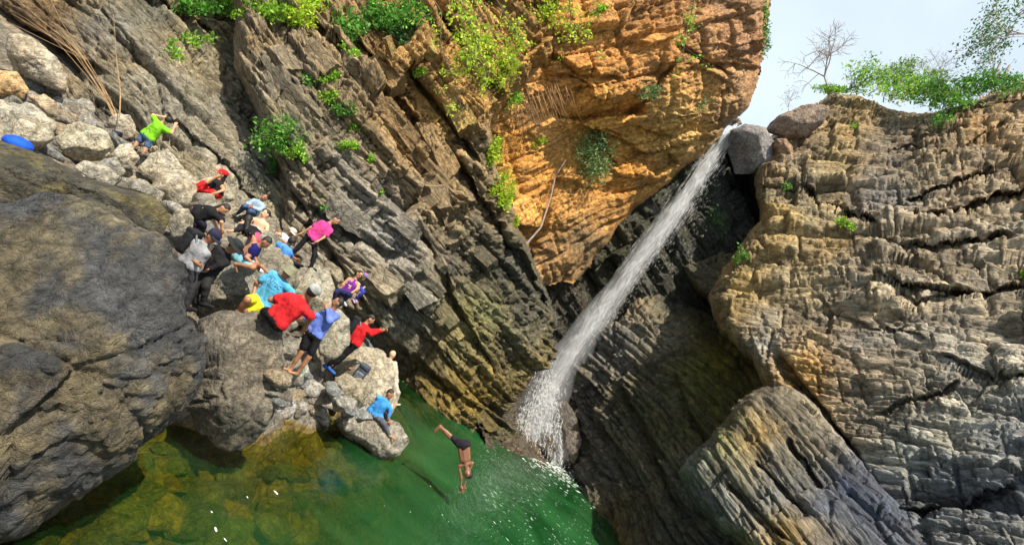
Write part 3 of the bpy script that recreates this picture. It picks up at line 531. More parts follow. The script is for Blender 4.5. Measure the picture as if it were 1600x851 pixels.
# ------------------------------------------------------------------ blocks and ledges standing proud of the cliffs
CLIFFS = {o.name: o for o in (left_cliff, mid_cliff, orange_cliff, back_cliff, dark_cliff, right_cliff, block_cliff)}
rb = np.random.RandomState(77)
def cliff_block(x, y, ln, wd, ang, sub=4, proud=.06):
    r = ray(x, y); r = r / np.linalg.norm(r)
    ok, loc, nor, fi, ob, mt = S.ray_cast(DG_, Vector(CO), Vector(r))
    if not ok or ob.name not in CLIFFS: return
    ci = ob.data.color_attributes['Col'].data; vs = ob.data.polygons[fi].vertices; col = np.mean([ci[v].color[:3] for v in vs], 0)
    col = np.clip(col * .8, .02, .3)
    n_ = np.array(nor); fi_ = ob.data.polygons
    p = np.array(loc); m = p[1] / FPX
    T = cam_r * math.cos(ang) - cam_u * math.sin(ang)
    n_ = unit_(-r * .55 + n_ * .45 + rb.normal(size=3) * .12); T = unit_(T - n_ * (T @ n_)); B = np.cross(n_, T)
    k = {3: 5, 4: 8}[sub]; g = np.linspace(-1, 1, k + 1); V = []; F = []
    for ax_ in range(3):
        for sg in (-1, 1):
            i0 = len(V); a_, b_ = [q for q in range(3) if q != ax_]
            for u_ in g:
                for v_ in g:
                    q = [0, 0, 0]; q[ax_] = sg; q[a_] = u_; q[b_] = v_; V.append(q)
            for u_ in range(k):
                for v_ in range(k):
                    f = [i0 + u_ * (k + 1) + v_, i0 + (u_ + 1) * (k + 1) + v_, i0 + (u_ + 1) * (k + 1) + v_ + 1, i0 + u_ * (k + 1) + v_ + 1]
                    F.append(f if (sg > 0) == (ax_ != 1) else f[::-1])
    V = np.array(V, float)
    cj = rb.uniform(-.22, .22, (2, 2, 2, 3)); w0 = (V + 1) / 2                      # skew the eight corners
    J_ = sum((np.where(a, w0[:, 0], 1 - w0[:, 0]) * np.where(b_, w0[:, 1], 1 - w0[:, 1]) * np.where(c_, w0[:, 2], 1 - w0[:, 2]))[:, None] * cj[a, b_, c_] for a in (0, 1) for b_ in (0, 1) for c_ in (0, 1))
    V = V + J_
    hx, hy, hz = ln * m / 2, wd * m / 2, wd * m * rb.uniform(.5, .8)
    W = p - n_ * hz * (1 - 2 * proud) + np.outer(V[:, 0] * hx, T) + np.outer(V[:, 1] * hy, B) + np.outer(V[:, 2] * hz, n_)
    o1, g1, id1 = chips(W @ B + .1 * fbm(W * 3, 2, 4), W @ T + W @ n_ * .6, hy * .7, hy * 1.3, rb.randint(99))
    W = W + (W - p) / (np.linalg.norm(W - p, axis=1, keepdims=True) + 1e-6) * ((o1 * .22 - g1 * .08) * hy + fbm(W * 4, 4, 9, .65) * .35 * hy)[:, None]
    C = col[None] * np.exp(.9 * fbm(np.stack([W @ B * 4, W @ T, W @ n_], -1), 4, 5, .65))[:, None] * (.85 + .4 * id1)[:, None]
    me = mesh_np('rock_block', W - p, np.array(F), np.clip(C, .01, .6), np.zeros(len(W)), False, M_ROCK, np.stack([W @ B, W @ T, W @ n_], -1))
    link('rock_block', me, ob, loc=p)
def unit_(v): return v / (np.linalg.norm(v) + 1e-9)
MA = math.atan2(1.25, 1)
for a in [(655, 165, 110, 34, MA), (690, 235, 90, 30, MA), (625, 190, 80, 24, MA), (715, 165, 80, 36, MA + .1), (735, 110, 60, 44, MA), (600, 105, 60, 30, MA), (560, 110, 46, 26, MA), (700, 330, 90, 26, MA), (745, 390, 80, 20, MA), (660, 300, 80, 26, MA), (620, 340, 90, 26, MA - .2), (560, 350, 100, 34, .7), (590, 430, 80, 30, .75), (640, 450, 80, 26, .9), (690, 480, 80, 24, MA), (500, 90, 50, 30, .8), (450, 90, 50, 34, .9), (430, 130, 40, 40, 1.2), (470, 170, 60, 34, .9)]: cliff_block(*a)
for _ in range(60):
    x, y = rb.uniform(420, 1600), rb.uniform(0, 851); r_ = ray(x, y); ok, loc, nor, fi, ob, mt = S.ray_cast(DG_, Vector(CO), Vector(r_ / np.linalg.norm(r_)))
    if not ok or ob.name not in CLIFFS or ob.name in ('cliff_ochre', 'cliff_stepped', 'cliff_near_block'): continue
    an = {'cliff_bedded': MA, 'cliff_shaded': 1.0, 'cliff_stepped': -.1, 'cliff_near_block': .86, 'cliff_behind_fall': 1.0, 'cliff_slab': .75}[ob.name] + rb.normal() * .15
    cliff_block(x, y, rb.uniform(30, 70), rb.uniform(10, 22), an, 3)
DG_ = refresh()

# ------------------------------------------------------------------ loose stones
rs = np.random.RandomState(5)
def stone_mesh(i, col, wet=0.0, sub=2, flatten=.7):
    V, F = ICO[sub]; r2 = np.random.RandomState(100 + i); L = V.copy()
    for _ in range(9):
        n_ = r2.normal(size=3); n_ /= np.linalg.norm(n_); d_ = .55 + .35 * r2.rand(); h = L @ n_ - d_; L = L - np.maximum(h, 0)[:, None] * n_
    L = L * np.array([1 + .5 * r2.rand(), .8 + .3 * r2.rand(), flatten * (.7 + .5 * r2.rand())])
    L += L * fbm(L * 1.6 + i * 3, 3, i)[:, None] * .22
    C = .7 * np.array(col)[None] * np.exp(.7 * fbm(L * 2 + i, 4, i + 3))[:, None]
    return mesh_np('stone', L, F, np.clip(C, .01, .7), np.full(len(L), wet), sub > 2, M_BOULDER, L * .4 + i)
PAL = [(.46, .42, .34), (.38, .36, .31), (.52, .48, .41), (.42, .33, .22), (.33, .33, .31), (.50, .40, .26), (.55, .52, .46), (.30, .26, .20), (.44, .38, .30), (.36, .37, .35)]
SM = [stone_mesh(i, PAL[i], sub=3 if i % 2 else 2) for i in range(10)]
UM = [stone_mesh(40 + i, c, 1.0, 3, .6) for i, c in enumerate([(.20, .145, .04), (.16, .13, .05), (.27, .16, .03), (.10, .09, .04), (.30, .20, .04), (.16, .15, .055)])]
def place_stone(ms, p, r, parent, sink=.3):
    o = bpy.data.objects.new('stone', ms); COL.objects.link(o)
    o.location = (p[0], p[1], p[2] + r * (.5 - sink)); o.scale = (r,) * 3
    o.rotation_euler = (rs.uniform(-.5, .5), rs.uniform(-.5, .5), rs.uniform(0, 6.28)); o.parent = parent
def in_poly(poly, x, y):
    d, _ = poly_dist(poly, np.array([[x]]), np.array([[y]])); return d[0, 0] > 0
def scatter(poly, n, rmin, rmax, meshes, skip, pw=2.0, only='ground', under=False):
    poly = np.asarray(poly, float); c = 0; lo = poly.min(0); hi = poly.max(0); tries = 0
    while c < n and tries < n * 8:
        tries += 1
        x = rs.uniform(lo[0], hi[0]); y = rs.uniform(lo[1], hi[1])
        if not in_poly(poly, x, y): continue
        p, nn, ob = hit(x, y, skip)
        if p is None or (only and not ob.name.startswith(only)): continue
        r = rmin + (rmax - rmin) * rs.rand() ** pw
        if under:
            if p[2] > -.22: continue
            r = min(r, -p[2] * .85)
        place_stone(meshes[rs.randint(len(meshes))], p, r, ground); c += 1
scatter([(0, 100), (60, 120), (110, 140), (190, 180), (300, 270), (400, 360), (520, 420), (560, 480), (600, 540), (560, 640), (440, 640), (300, 400), (180, 300), (0, 220)], 150, .07, .30, SM, ('pool_water',))
scatter([(30, 110), (110, 130), (180, 190), (230, 270), (180, 280), (90, 200), (20, 160)], 70, .08, .34, SM, ('pool_water',), 1.6)
scatter([(430, 590), (480, 570), (530, 590), (545, 640), (580, 650), (560, 670), (500, 660), (430, 640)], 60, .08, .30, SM, ('pool_water',), 1.5, None)
scatter([(40, 851), (120, 770), (250, 690), (330, 700), (450, 640), (540, 680), (640, 690), (600, 800), (420, 851)], 170, .12, .50, UM, ('pool_water',), 1.4, 'ground', True)

# ------------------------------------------------------------------ waterfall
def simple_mat(name, col, rough=.6, trans=0.0, alpha=1.0, noise=0.0, nscale=20.0, spec=.4, attr=False, bump=0.0, emit=None):
    m, n, out = newmat(name); L = n.links.new
    b = N(n, 'ShaderNodeBsdfPrincipled'); L(b.outputs[0], out.inputs[0])
    b.inputs['Base Color'].default_value = (*col, 1); b.inputs['Roughness'].default_value = rough; b.inputs['Specular IOR Level'].default_value = spec
    b.inputs['Alpha'].default_value = alpha
    src = None
    if attr:
        ca = N(n, 'ShaderNodeAttribute', attribute_name='Col'); src = ca.outputs['Color']; L(src, b.inputs['Base Color'])
    if noise or bump:
        tc = N(n, 'ShaderNodeTexCoord'); nz = N(n, 'ShaderNodeTexNoise', Scale=nscale, Detail=4.0, Roughness=.6); L(tc.outputs['Object'], nz.inputs['Vector'])
        if noise:
            mr = N(n, 'ShaderNodeMapRange'); mr.inputs['From Min'].default_value = .3; mr.inputs['From Max'].default_value = .7; mr.inputs['To Min'].default_value = 1 - noise; mr.inputs['To Max'].default_value = 1 + noise
            L(nz.outputs[0], mr.inputs[0]); vm = N(n, 'ShaderNodeVectorMath', operation='SCALE'); L(mr.outputs[0], vm.inputs['Scale'])
            if src is not None: L(src, vm.inputs[0])
            else: vm.inputs[0].default_value = col
            L(vm.outputs[0], b.inputs['Base Color'])
        if bump:
            bp = N(n, 'ShaderNodeBump', Strength=bump, Distance=.03); L(nz.outputs[0], bp.inputs['Height']); L(bp.outputs[0], b.inputs['Normal'])
    if trans:
        t = N(n, 'ShaderNodeBsdfTranslucent'); mx = N(n, 'ShaderNodeMixShader'); mx.inputs[0].default_value = trans
        if attr: L(src, t.inputs[0])
        else: t.inputs[0].default_value = (*col, 1)
        L(b.outputs[0], mx.inputs[1]); L(t.outputs[0], mx.inputs[2]); L(mx.outputs[0], out.inputs[0])
    return m
M_DROP = simple_mat('white_water', (.98, .99, 1.0), .45, .55, .42)
M_FOAM_GLINT = simple_mat('foam', (.85, .9, .88), .5, .3)  # white for real foam and for the painted glints
FC = [(1147, 200, 29.0, .26), (1130, 222, 28.6, .38), (1098, 266, 28.2, .66), (1056, 326, 27.9, .72), (1008, 392, 27.7, .60), (964, 452, 27.5, .52), (920, 512, 27.2, .50), (882, 566, 26.9, .54), (854, 618, 26.6, .62), (836, 662, 26.2, .75), (828, 694, 25.9, .9)]
fcp = np.array([at(a, b_, c_) for a, b_, c_, _ in FC]); fcr = np.array([k_[3] for k_ in FC])
fct = np.concatenate([[0], np.cumsum(np.linalg.norm(np.diff(fcp, axis=0), axis=1))]); FLEN = fct[-1]
def fall_at(t):
    p = np.stack([np.interp(t, fct, fcp[:, k]) for k in range(3)], -1); e = .3
    q = np.stack([np.interp(np.minimum(t + e, FLEN), fct, fcp[:, k]) - np.interp(np.maximum(t - e, 0), fct, fcp[:, k]) for k in range(3)], -1)
    return p, q / np.linalg.norm(q, axis=-1, keepdims=True), np.interp(t, fct, fcr)
def unit_rows(v): return v / np.linalg.norm(v, axis=1, keepdims=True)
def spindles(P, T, ln, wd, name, mat):
    n = len(P); up = np.tile(np.array([.31, .87, .2]), (n, 1)); A = np.cross(T, up); A /= np.linalg.norm(A, axis=1, keepdims=True); Bv = np.cross(T, A)
    V = np.empty((n, 5, 3)); V[:, 0] = P - T * ln[:, None] / 2; V[:, 4] = P + T * ln[:, None] / 2
    for k in range(3):
        a = k * 2.0944; V[:, 1 + k] = P + (A * math.cos(a) + Bv * math.sin(a)) * wd[:, None] / 2
    f = np.array([[0, 1, 2], [0, 2, 3], [0, 3, 1], [4, 2, 1], [4, 3, 2], [4, 1, 3]])
    F = (np.arange(n)[:, None, None] * 5 + f).reshape(-1, 3)
    return mesh_np(name, V.reshape(-1, 3), F, mat=mat)
r3 = np.random.RandomState(8)
def stream(n, t0, t1, spread, lmin, lmax, wmin, wmax, jit=.06, shift=0.0):
    t = t0 + (t1 - t0) * r3.rand(n) ** .9; p, T, r = fall_at(t)
    ang = r3.rand(n) * 6.283
    rad = np.abs(r3.normal(size=n)) * (.42 + .35 * (r3.rand(n) < .18)) * spread * r * (0.75 + .5 * fbm(np.stack([t * .9, ang * .6, 0 * t], -1), 3, 3) * 2)
    lat = np.array([1.0, 0, 0]); dep_ = np.array([0, 1.0, 0])
    p = p + np.outer(rad * np.cos(ang), lat) + np.outer(rad * np.sin(ang), dep_) + np.array([shift, 0, 0])
    T = T + r3.normal(size=(n, 3)) * jit; T /= np.linalg.norm(T, axis=1, keepdims=True)
    keep = p[:, 2] > 0.0
    ln = lmin + (lmax - lmin) * r3.rand(n) ** 1.5; wd = wmin + (wmax - wmin) * r3.rand(n) ** 2
    return p[keep], T[keep], ln[keep], wd[keep]
fall = thing('waterfall', 'white waterfall plunging from the boulder at the lip into the green pool', 'waterfall', loc=tuple(FALL_BASE))
def fpart(name, me, kind=None):
    o = link(name, me, fall, kind=kind); o.matrix_parent_inverse = Matrix.Translation(-Vector(FALL_BASE)); return o
parts_ = [stream(20000, 0, FLEN, .9, .4, 1.5, .008, .03, .012), stream(6500, 0, FLEN, 1.15, .04, .22, .01, .028, .15), stream(3500, FLEN * .1, FLEN, 2.0, .03, .14, .008, .018, .3), stream(1800, FLEN * .12, FLEN * .7, 1.4, .05, .3, .008, .02, .12, .5)]
P_, T_, l_, w_ = [np.concatenate(x) for x in zip(*parts_)]
fpart('falling_water', spindles(P_, T_, l_, w_, 'falling_water', M_DROP), 'stuff')
# broken cascade over the rocks at the foot
outline_rock('rock', [(792, 668), (806, 650), (826, 652), (832, 676), (820, 700), (800, 698)], 25.4, (.14, .11, .08), 'wet dark rock on the left in the white water at the foot of the fall', depth=.8, sub=4, seed=80, wet=1)
outline_rock('rock', [(838, 690), (848, 668), (864, 676), (872, 700), (862, 724), (842, 716)], 24.9, (.12, .10, .08), 'wet dark rock on the right in the white water at the foot of the fall', depth=.8, sub=4, seed=81, wet=1)
outline_rock('rock', [(868, 640), (884, 622), (902, 650), (910, 690), (898, 726), (876, 716)], 25.6, (.17, .14, .11), 'brown streaming rock right of the foot of the fall', depth=.7, sub=4, seed=82, wet=1)
n_ = 3000
a0 = r3.rand(n_); tt = r3.rand(n_) ** .8
sx = 862 + r3.normal(size=n_) * 9; sy = 590 + r3.normal(size=n_) * 14; ex = 800 + 80 * a0; ey = 676 + 50 * a0 + r3.normal(size=n_) * 5
strand = np.floor(a0 * 26); jitx = hash2(strand.astype(np.int64), 0 * strand.astype(np.int64), 3) - .5
px_ = sx + (ex - sx) * tt ** .8 + jitx * 8; py_ = sy + (ey - sy) * tt ** 1.25
Pc = at(px_, py_, 26.4 - 1.9 * tt + r3.normal(size=n_) * .25); Pn = at(px_ + (ex - sx) * .05, py_ + (ey - sy) * .06, 26.4 - 1.9 * (tt + .04))
Tc = Pn - Pc; Tc /= np.linalg.norm(Tc, axis=1, keepdims=True); kp = (Pc[:, 2] > .02)
fpart('cascade', spindles(Pc[kp], Tc[kp], (.06 + .3 * r3.rand(n_))[kp], (.012 + .03 * r3.rand(n_))[kp], 'cascade', M_DROP), 'stuff')
# thin veil of spray: an even volume in a lumpy spindle round the fall
def tube_mesh(name, pts, rad, seg=20, mat=None, lump=.25, seed=1):
    pts = np.asarray(pts, float); rad = np.asarray(rad, float); n = len(pts)
    T = np.gradient(pts, axis=0); T /= np.linalg.norm(T, axis=1, keepdims=True)
    ref = np.array([0.17, .9, .38]); A = np.cross(T, ref); A /= np.linalg.norm(A, axis=1, keepdims=True); Bv = np.cross(T, A)
    an = np.arange(seg) * 2 * math.pi / seg
    V = pts[:, None] + rad[:, None, None] * (A[:, None] * np.cos(an)[None, :, None] + Bv[:, None] * np.sin(an)[None, :, None])
    if lump:
        ctr = np.repeat(pts[:, None], seg, 1); V = ctr + (V - ctr) * (1 + lump * 2 * fbm(V * .9, 3, seed))[..., None]
    V = V.reshape(-1, 3); i = np.arange(n - 1)[:, None] * seg; k = np.arange(seg)[None]; k2 = (k + 1) % seg
    F = np.stack([i + k, i + k2, i + seg + k2, i + seg + k], -1).reshape(-1, 4)
    V = np.concatenate([V, pts[:1], pts[-1:]]); c0 = len(V) - 2
    F = F.tolist() + [[c0, int(b), int(a), int(a)] for a, b in []]
    tri = [[c0, (j + 1) % seg, j] for j in range(seg)] + [[c0 + 1, (n - 1) * seg + j, (n - 1) * seg + (j + 1) % seg] for j in range(seg)]
    me = bpy.data.meshes.new(name); me.from_pydata(V.tolist(), [], F + tri); me.update()
    me.polygons.foreach_set('use_smooth', np.ones(len(me.polygons), bool))
    if mat: me.materials.append(mat)
    return me
mv, nv, ov = newmat('spray_mist'); pv = N(nv, 'ShaderNodeVolumePrincipled'); pv.inputs['Color'].default_value = (.95, .97, 1, 1); pv.inputs['Density'].default_value = .3; pv.inputs['Anisotropy'].default_value = .2
nv.links.new(pv.outputs[0], ov.inputs['Volume'])
tq = np.linspace(FLEN * .12, FLEN * .985, 60); pq, _, rq = fall_at(tq)
fpart('spray_mist', tube_mesh('spray_mist', pq, rq * (1.25 + .7 * tq / FLEN) * np.sin(np.linspace(.12, 1.9, 60)), 24, mv, .3, 5), 'stuff')

bl_c = FALL_BASE + np.array([.1, .1, .35]); V_, F_ = ICO[4]; V_ = V_ * np.array([1.9, 1.3, 1.0]); V_ = V_ * (1 + .5 * fbm(V_ * 1.1, 3, 6))[:, None] + bl_c; V_[:, 2] = np.maximum(V_[:, 2], .06)
fpart('splash_mist', mesh_np('splash_mist', V_, F_, mat=mv), 'stuff')
ns_ = 2000; sa_ = r3.rand(ns_) * 6.283; sr_ = np.abs(r3.normal(size=ns_)) * .9; sz_ = np.abs(r3.normal(size=ns_)) * .55 * np.exp(-sr_ * .5)
fpart('splash', spindles(FALL_BASE + np.stack([sr_ * np.cos(sa_) * 1.25, sr_ * np.sin(sa_), sz_ + .03], 1), unit_rows(r3.normal(size=(ns_, 3)) + np.array([0, 0, 1.0])), .03 + .14 * r3.rand(ns_), .012 + .03 * r3.rand(ns_), 'splash', M_DROP), 'stuff')

# foam on the pool, and white flecks painted as ripple glints
def flecks(P, sx_, sy_, rot, name, mat):
    n = len(P); k = 6; an = np.arange(k) * 2 * math.pi / k
    V = np.empty((n, k, 3)); rr = .6 + .8 * r3.rand(n, k)
    lx = np.cos(an)[None] * sx_[:, None] * rr; ly = np.sin(an)[None] * sy_[:, None] * rr
    V[..., 0] = P[:, None, 0] + lx * np.cos(rot)[:, None] - ly * np.sin(rot)[:, None]
    V[..., 1] = P[:, None, 1] + lx * np.sin(rot)[:, None] + ly * np.cos(rot)[:, None]
    V[..., 2] = P[:, None, 2] + .012 + .02 * r3.rand(n, 1)
    F = (np.arange(n)[:, None] * k + np.arange(k)[None])
    return mesh_np(name, V.reshape(-1, 3), F, mat=mat, smooth=False)
nf = 2200; fa = r3.rand(nf) * 6.28; fr_ = np.abs(r3.normal(size=nf)) * 1.5
FPp = np.stack([FALL_BASE[0] - .2 + fr_ * np.cos(fa) * 1.2, FALL_BASE[1] - .5 + fr_ * np.sin(fa), 0 * fa], 1)
link('foam', flecks(FPp, .02 + .10 * r3.rand(nf), .012 + .04 * r3.rand(nf), r3.rand(nf) * .8 - .2, 'foam', M_FOAM_GLINT), water, kind='stuff')
qx = 750 + 200 * r3.rand(420); qy = 665 + 170 * r3.rand(420) ** 1.3 + (qx - 750) * .38
qp = np.array([onwater(a, b_) for a, b_ in zip(qx, qy)])
link('ripple_glint', flecks(qp, .012 + .08 * r3.rand(420) ** 3, .004 + .008 * r3.rand(420), -.3 + .4 * r3.normal(size=420), 'ripple_glint', M_FOAM_GLINT), water, kind='stuff')  # white flecks standing in for sun glints on the ripples
bits = [(431, 771, .10), (336, 828, .09), (385, 778, .05), (330, 800, .05), (700, 815, .04), (672, 760, .05), (640, 800, .04), (350, 845, .06), (690, 805, .05), (600, 790, .03)]
bp_ = np.array([onwater(a, b_) for a, b_, _ in bits]); bs_ = np.array([c for _, _, c in bits]) * .55
link('floating_bits', flecks(bp_, bs_, bs_ * .35, r3.rand(len(bits)) * 1.0 - 1.2, 'floating_bits', M_FOAM_GLINT), water, kind='stuff')

# ------------------------------------------------------------------ plants
M_LEAF = simple_mat('leaf', (.1, .2, .03), .55, .4, attr=True, spec=.3)
M_BARK = simple_mat('bark', (.16, .12, .08), .85, noise=.4, nscale=9)
M_DRY = simple_mat('dry_stem', (.34, .22, .11), .8, noise=.3, nscale=9)
M_ROOT = simple_mat('dry_root', (.40, .24, .12), .85, noise=.3, nscale=9)
M_PALEBARK = simple_mat('pale_bark', (.30, .25, .21), .8, noise=.3, nscale=9)
def leaves_mesh(name, pos, size, cols, out=None, asp=.5, rnd=None, droop=0.0):
    rnd = rnd or r3; n = len(pos)
    a = rnd.normal(size=(n, 3)); 
    if out is not None: a = a * .6 + out
    a[:, 2] -= droop
    a /= np.linalg.norm(a, axis=1, keepdims=True); u = rnd.normal(size=(n, 3)); b = np.cross(a, u); b /= np.linalg.norm(b, axis=1, keepdims=True)
    nn = np.cross(a, b); s = size[:, None]
    V = np.stack([pos, pos + a * s * .5 + b * s * asp * .5 - nn * s * .06, pos + a * s - nn * s * .12, pos + a * s * .5 - b * s * asp * .5 - nn * s * .06], 1).reshape(-1, 3)
    F = np.arange(4 * n).reshape(n, 4)
    return mesh_np(name, V, F, np.repeat(cols, 4, 0), smooth=False, mat=M_LEAF)
def twig_mesh(name, segs, mat):
    """segs: list of (p0,p1,r0,r1) four-sided tapered sticks"""
    V, F = [], []
    for p0, p1, r0, r1 in segs:
        p0 = np.asarray(p0); p1 = np.asarray(p1); t = p1 - p0; t = t / (np.linalg.norm(t) + 1e-9)
        a = np.cross(t, [.3, .5, .81]); a /= np.linalg.norm(a) + 1e-9; b = np.cross(t, a); i = len(V)
        for p, r in ((p0, r0), (p1, r1)):
            for k in range(4):
                an = k * math.pi / 2; V.append(p + (a * math.cos(an) + b * math.sin(an)) * r)
        F += [[i + k, i + (k + 1) % 4, i + 4 + (k + 1) % 4, i + 4 + k] for k in range(4)]
    return mesh_np(name, np.array(V), np.array(F), mat=mat)
BRIGHT = (.22, .44, .035); MIDG = (.10, .26, .035); DARKG = (.05, .13, .035); LIME = (.38, .60, .04); GREYG = (.16, .25, .09)
def plant_cols(n, col, rnd, var=.45):
    c = np.array(col)[None] * np.exp(var * rnd.normal(size=(n, 1))) * (1 + rnd.normal(size=(n, 3)) * .12); return np.clip(c, .01, .6)
UPV = np.array([0, 0, 1.0])
def bush(name, px, py, wpx, hpx, col, label, cat='bush', n=500, leaf=.09, D=None, dens=1.0, seed=1, stems=10, barkm=None, lift=.25, ang=0.0, asp=.5, droop=0.0):
    """a plant whose crown spans wpx x hpx photo pixels about (px,py), rooted on the rock behind"""
    rnd = np.random.RandomState(seed)
    p, nn, ob = hit(px, py, ('pool_water', name))
    if D is None: D = p[1] if p is not None else 25
    c = at(px, py, D); m = np.linalg.norm(c - CO) / FPX
    if p is None: nn = np.array([0, -1, .3])
    c = c + nn * lift * min(wpx, hpx) * m * .5
    vf = (c - CO) / np.linalg.norm(c - CO); ax = cam_r * math.cos(ang) + cam_u * math.sin(ang); ay = -cam_r * math.sin(ang) + cam_u * math.cos(ang)
    rx, ry = wpx * m / 2, hpx * m / 2; rz = min(rx, ry) * .8
    k = max(4, int(n / 45)); cl = rnd.normal(size=(k, 3)); cl /= np.linalg.norm(cl, axis=1, keepdims=True); cl *= (rnd.rand(k, 1) ** .45) * .85
    which = rnd.randint(k, size=n); q = cl[which] + rnd.normal(size=(n, 3)) * .17
    pos = c + np.outer(q[:, 0] * rx, ax) + np.outer(q[:, 1] * ry, ay) + np.outer(q[:, 2] * rz, vf)
    root = c - nn * rz * .9 - UPV * ry * .3
    t = thing(name, label, cat, loc=tuple(root))
    cc = plant_cols(n, col, rnd, .3) * (.75 + .5 * rnd.rand(k, 1))[which]
    lo = link('leaves', leaves_mesh('leaves', pos - root, leaf * (.6 + .8 * rnd.rand(n)), cc, np.tile(nn * .5 + UPV * .3, (n, 1)), asp, rnd, droop), t, kind='stuff')
    segs = []
    for j in range(min(k, stems)):
        e = c + ax * cl[j, 0] * rx + ay * cl[j, 1] * ry + vf * cl[j, 2] * rz; md = (root * .5 + e * .5) + rnd.normal(size=3) * rx * .12
        segs += [(0 * root, md - root, .016 * m * 30, .011 * m * 30), (md - root, e - root, .011 * m * 30, .004 * m * 30)]
        for _ in range(2):
            e2 = e + rnd.normal(size=3) * rx * .25; segs.append((md - root, e2 - root, .007 * m * 30, .003 * m * 30))
    link('stems', twig_mesh('stems', segs, barkm or M_BARK), t)
    return t
PL = [
 ('bush', 292, 14, 80, 30, MIDG, 'green bush at the top edge above the smooth left slab', 420, .13),
 ('plant', 300, 62, 60, 40, BRIGHT, 'sprigs of small green leaves on the left slab beside the dark cleft', 160, .10),
 ('plant', 270, 85, 40, 30, BRIGHT, 'tiny green sprig on the middle of the left slab', 90, .09),
 ('bush', 415, 22, 95, 34, BRIGHT, 'low light green bush on the ledge right of the dark cleft', 600, .10),
 ('plant', 495, 16, 50, 40, LIME, 'lime leaves hanging at the top edge above the bedded cliff', 170, .17),
 ('bush', 548, 48, 60, 64, MIDG, 'leafy green bush below the top edge over the bedded cliff', 520, .11),
 ('bush', 605, 22, 120, 50, MIDG, 'wide dense green bush along the top edge of the bedded cliff', 1000, .11),
 ('bush', 635, 55, 50, 56, DARKG, 'dark green bush hanging under the wide one at the top', 520, .11),
 ('plant', 545, 76, 30, 30, BRIGHT, 'small green plant in the brown rocks below the top bushes', 150, .09),
 ('plant', 517, 125, 36, 20, BRIGHT, 'small tuft high on the grey shoulder of the bedded cliff', 130, .08),
 ('plant', 508, 150, 46, 24, BRIGHT, 'wider tuft just below the small one on the grey shoulder', 190, .08),
 ('plant', 535, 172, 46, 22, MIDG, 'green tuft on the ledge at the middle of the bedded cliff', 170, .08),
 ('bush', 432, 208, 84, 66, MIDG, 'sprawling green plant in the hollow right of the left slab', 560, .09),
 ('plant', 470, 235, 40, 40, BRIGHT, 'light green weeds right of the sprawling plant', 170, .08),
 ('plant', 538, 225, 50, 24, BRIGHT, 'yellow-green tuft on the pale bedding face', 170, .08),
 ('plant', 605, 200, 22, 30, MIDG, 'narrow dark tuft on the bedding face', 110, .08),
 ('plant', 580, 248, 22, 16, BRIGHT, 'little green cushion on the cliff above the woman in pink', 80, .07),
 ('plant', 505, 326, 22, 24, MIDG, 'small leafy sprig just above the woman in pink', 90, .08),
 ('plant', 592, 302, 26, 12, BRIGHT, 'thin green streak of weeds at the middle of the cliff', 80, .07),
 ('bush', 790, 112, 60, 74, LIME, 'lime bush on the dark edge beside the ochre cliff', 520, .11),
 ('plant', 842, 222, 34, 24, LIME, 'small lime tuft on the ochre cliff', 140, .09),
 ('bush', 918, 235, 76, 90, GREYG, 'large grey-green shrub in the middle of the ochre cliff', 1100, .12),
 ('bush', 1005, 144, 44, 32, GREYG, 'small dark shrub under the ochre overhang', 240, .09),
 ('bush', 1088, 168, 56, 36, GREYG, 'thin airy shrub on the ochre cliff near the sky', 150, .08),
 ('bush', 1192, 42, 18, 78, MIDG, 'green fringe on the sky edge of the ochre cliff', 300, .10),
 ('plant', 1326, 350, 40, 18, BRIGHT, 'green cushion on the lit ledge of the stepped cliff', 180, .08),
 ('plant', 1162, 402, 26, 36, MIDG, 'dark green tuft beside the waterfall recess', 160, .09),
 ('plant', 1226, 288, 30, 14, MIDG, 'small tuft right below the lip boulders', 110, .08),
 ('plant', 1468, 196, 36, 40, MIDG, 'green tuft below the ridge in the stepped cliff', 200, .09),
 ('plant', 1330, 198, 24, 10, BRIGHT, 'tiny green tuft under the bright ridge bush', 70, .08),
 ('plant', 1592, 430, 18, 18, BRIGHT, 'leaf sprig at the right edge of the picture', 40, .10),
 ('bush', 352, 12, 60, 30, BRIGHT, 'yellow-green weeds at the top edge above the dark cleft', 300, .10),
 ('bush', 468, 20, 60, 44, LIME, 'lime weeds draped over the top edge left of the hanging leaves', 420, .10),
 ('bush', 690, 30, 60, 60, MIDG, 'green growth draped between the dense bush and the lime branches', 420, .11),
 ('bush', 740, 70, 70, 60, LIME, 'lime growth draped over the brown blocks at top centre', 520, .11),
 ('plant', 660, 112, 26, 22, BRIGHT, 'small tuft between the brown blocks', 110, .09),
 ('bush', 850, 20, 60, 50, LIME, 'lime leaves at the top edge where the bedded and ochre cliffs meet', 360, .11),
 ('plant', 935, 18, 44, 30, BRIGHT, 'sprigs at the top edge of the ochre cliff', 140, .10),
 ('plant', 800, 150, 44, 40, BRIGHT, 'green tuft at the left end of the dry root fringe', 220, .09),
 ('plant', 560, 205, 40, 26, BRIGHT, 'yellow-green weeds on the grey bedding face below the tufts', 150, .08),
 ('plant', 470, 130, 40, 30, MIDG, 'patchy weeds on the grey shoulder beside the cleft', 140, .08),
 ('plant', 415, 262, 30, 30, MIDG, 'weeds below the sprawling plant at the foot of the cliff', 120, .08),
 ('bush', 1120, 350, 40, 50, DARKG, 'dark mossy growth behind the upper waterfall', 220, .09),
]
for i_, (nm, x, y, ww, hh, c_, lb, n_, lf) in enumerate(PL): bush(nm, x, y, ww, hh, c_, lb, 'bush' if nm == 'bush' else 'plant', int(n_ * 1.9), lf * 1.3, seed=200 + i_)
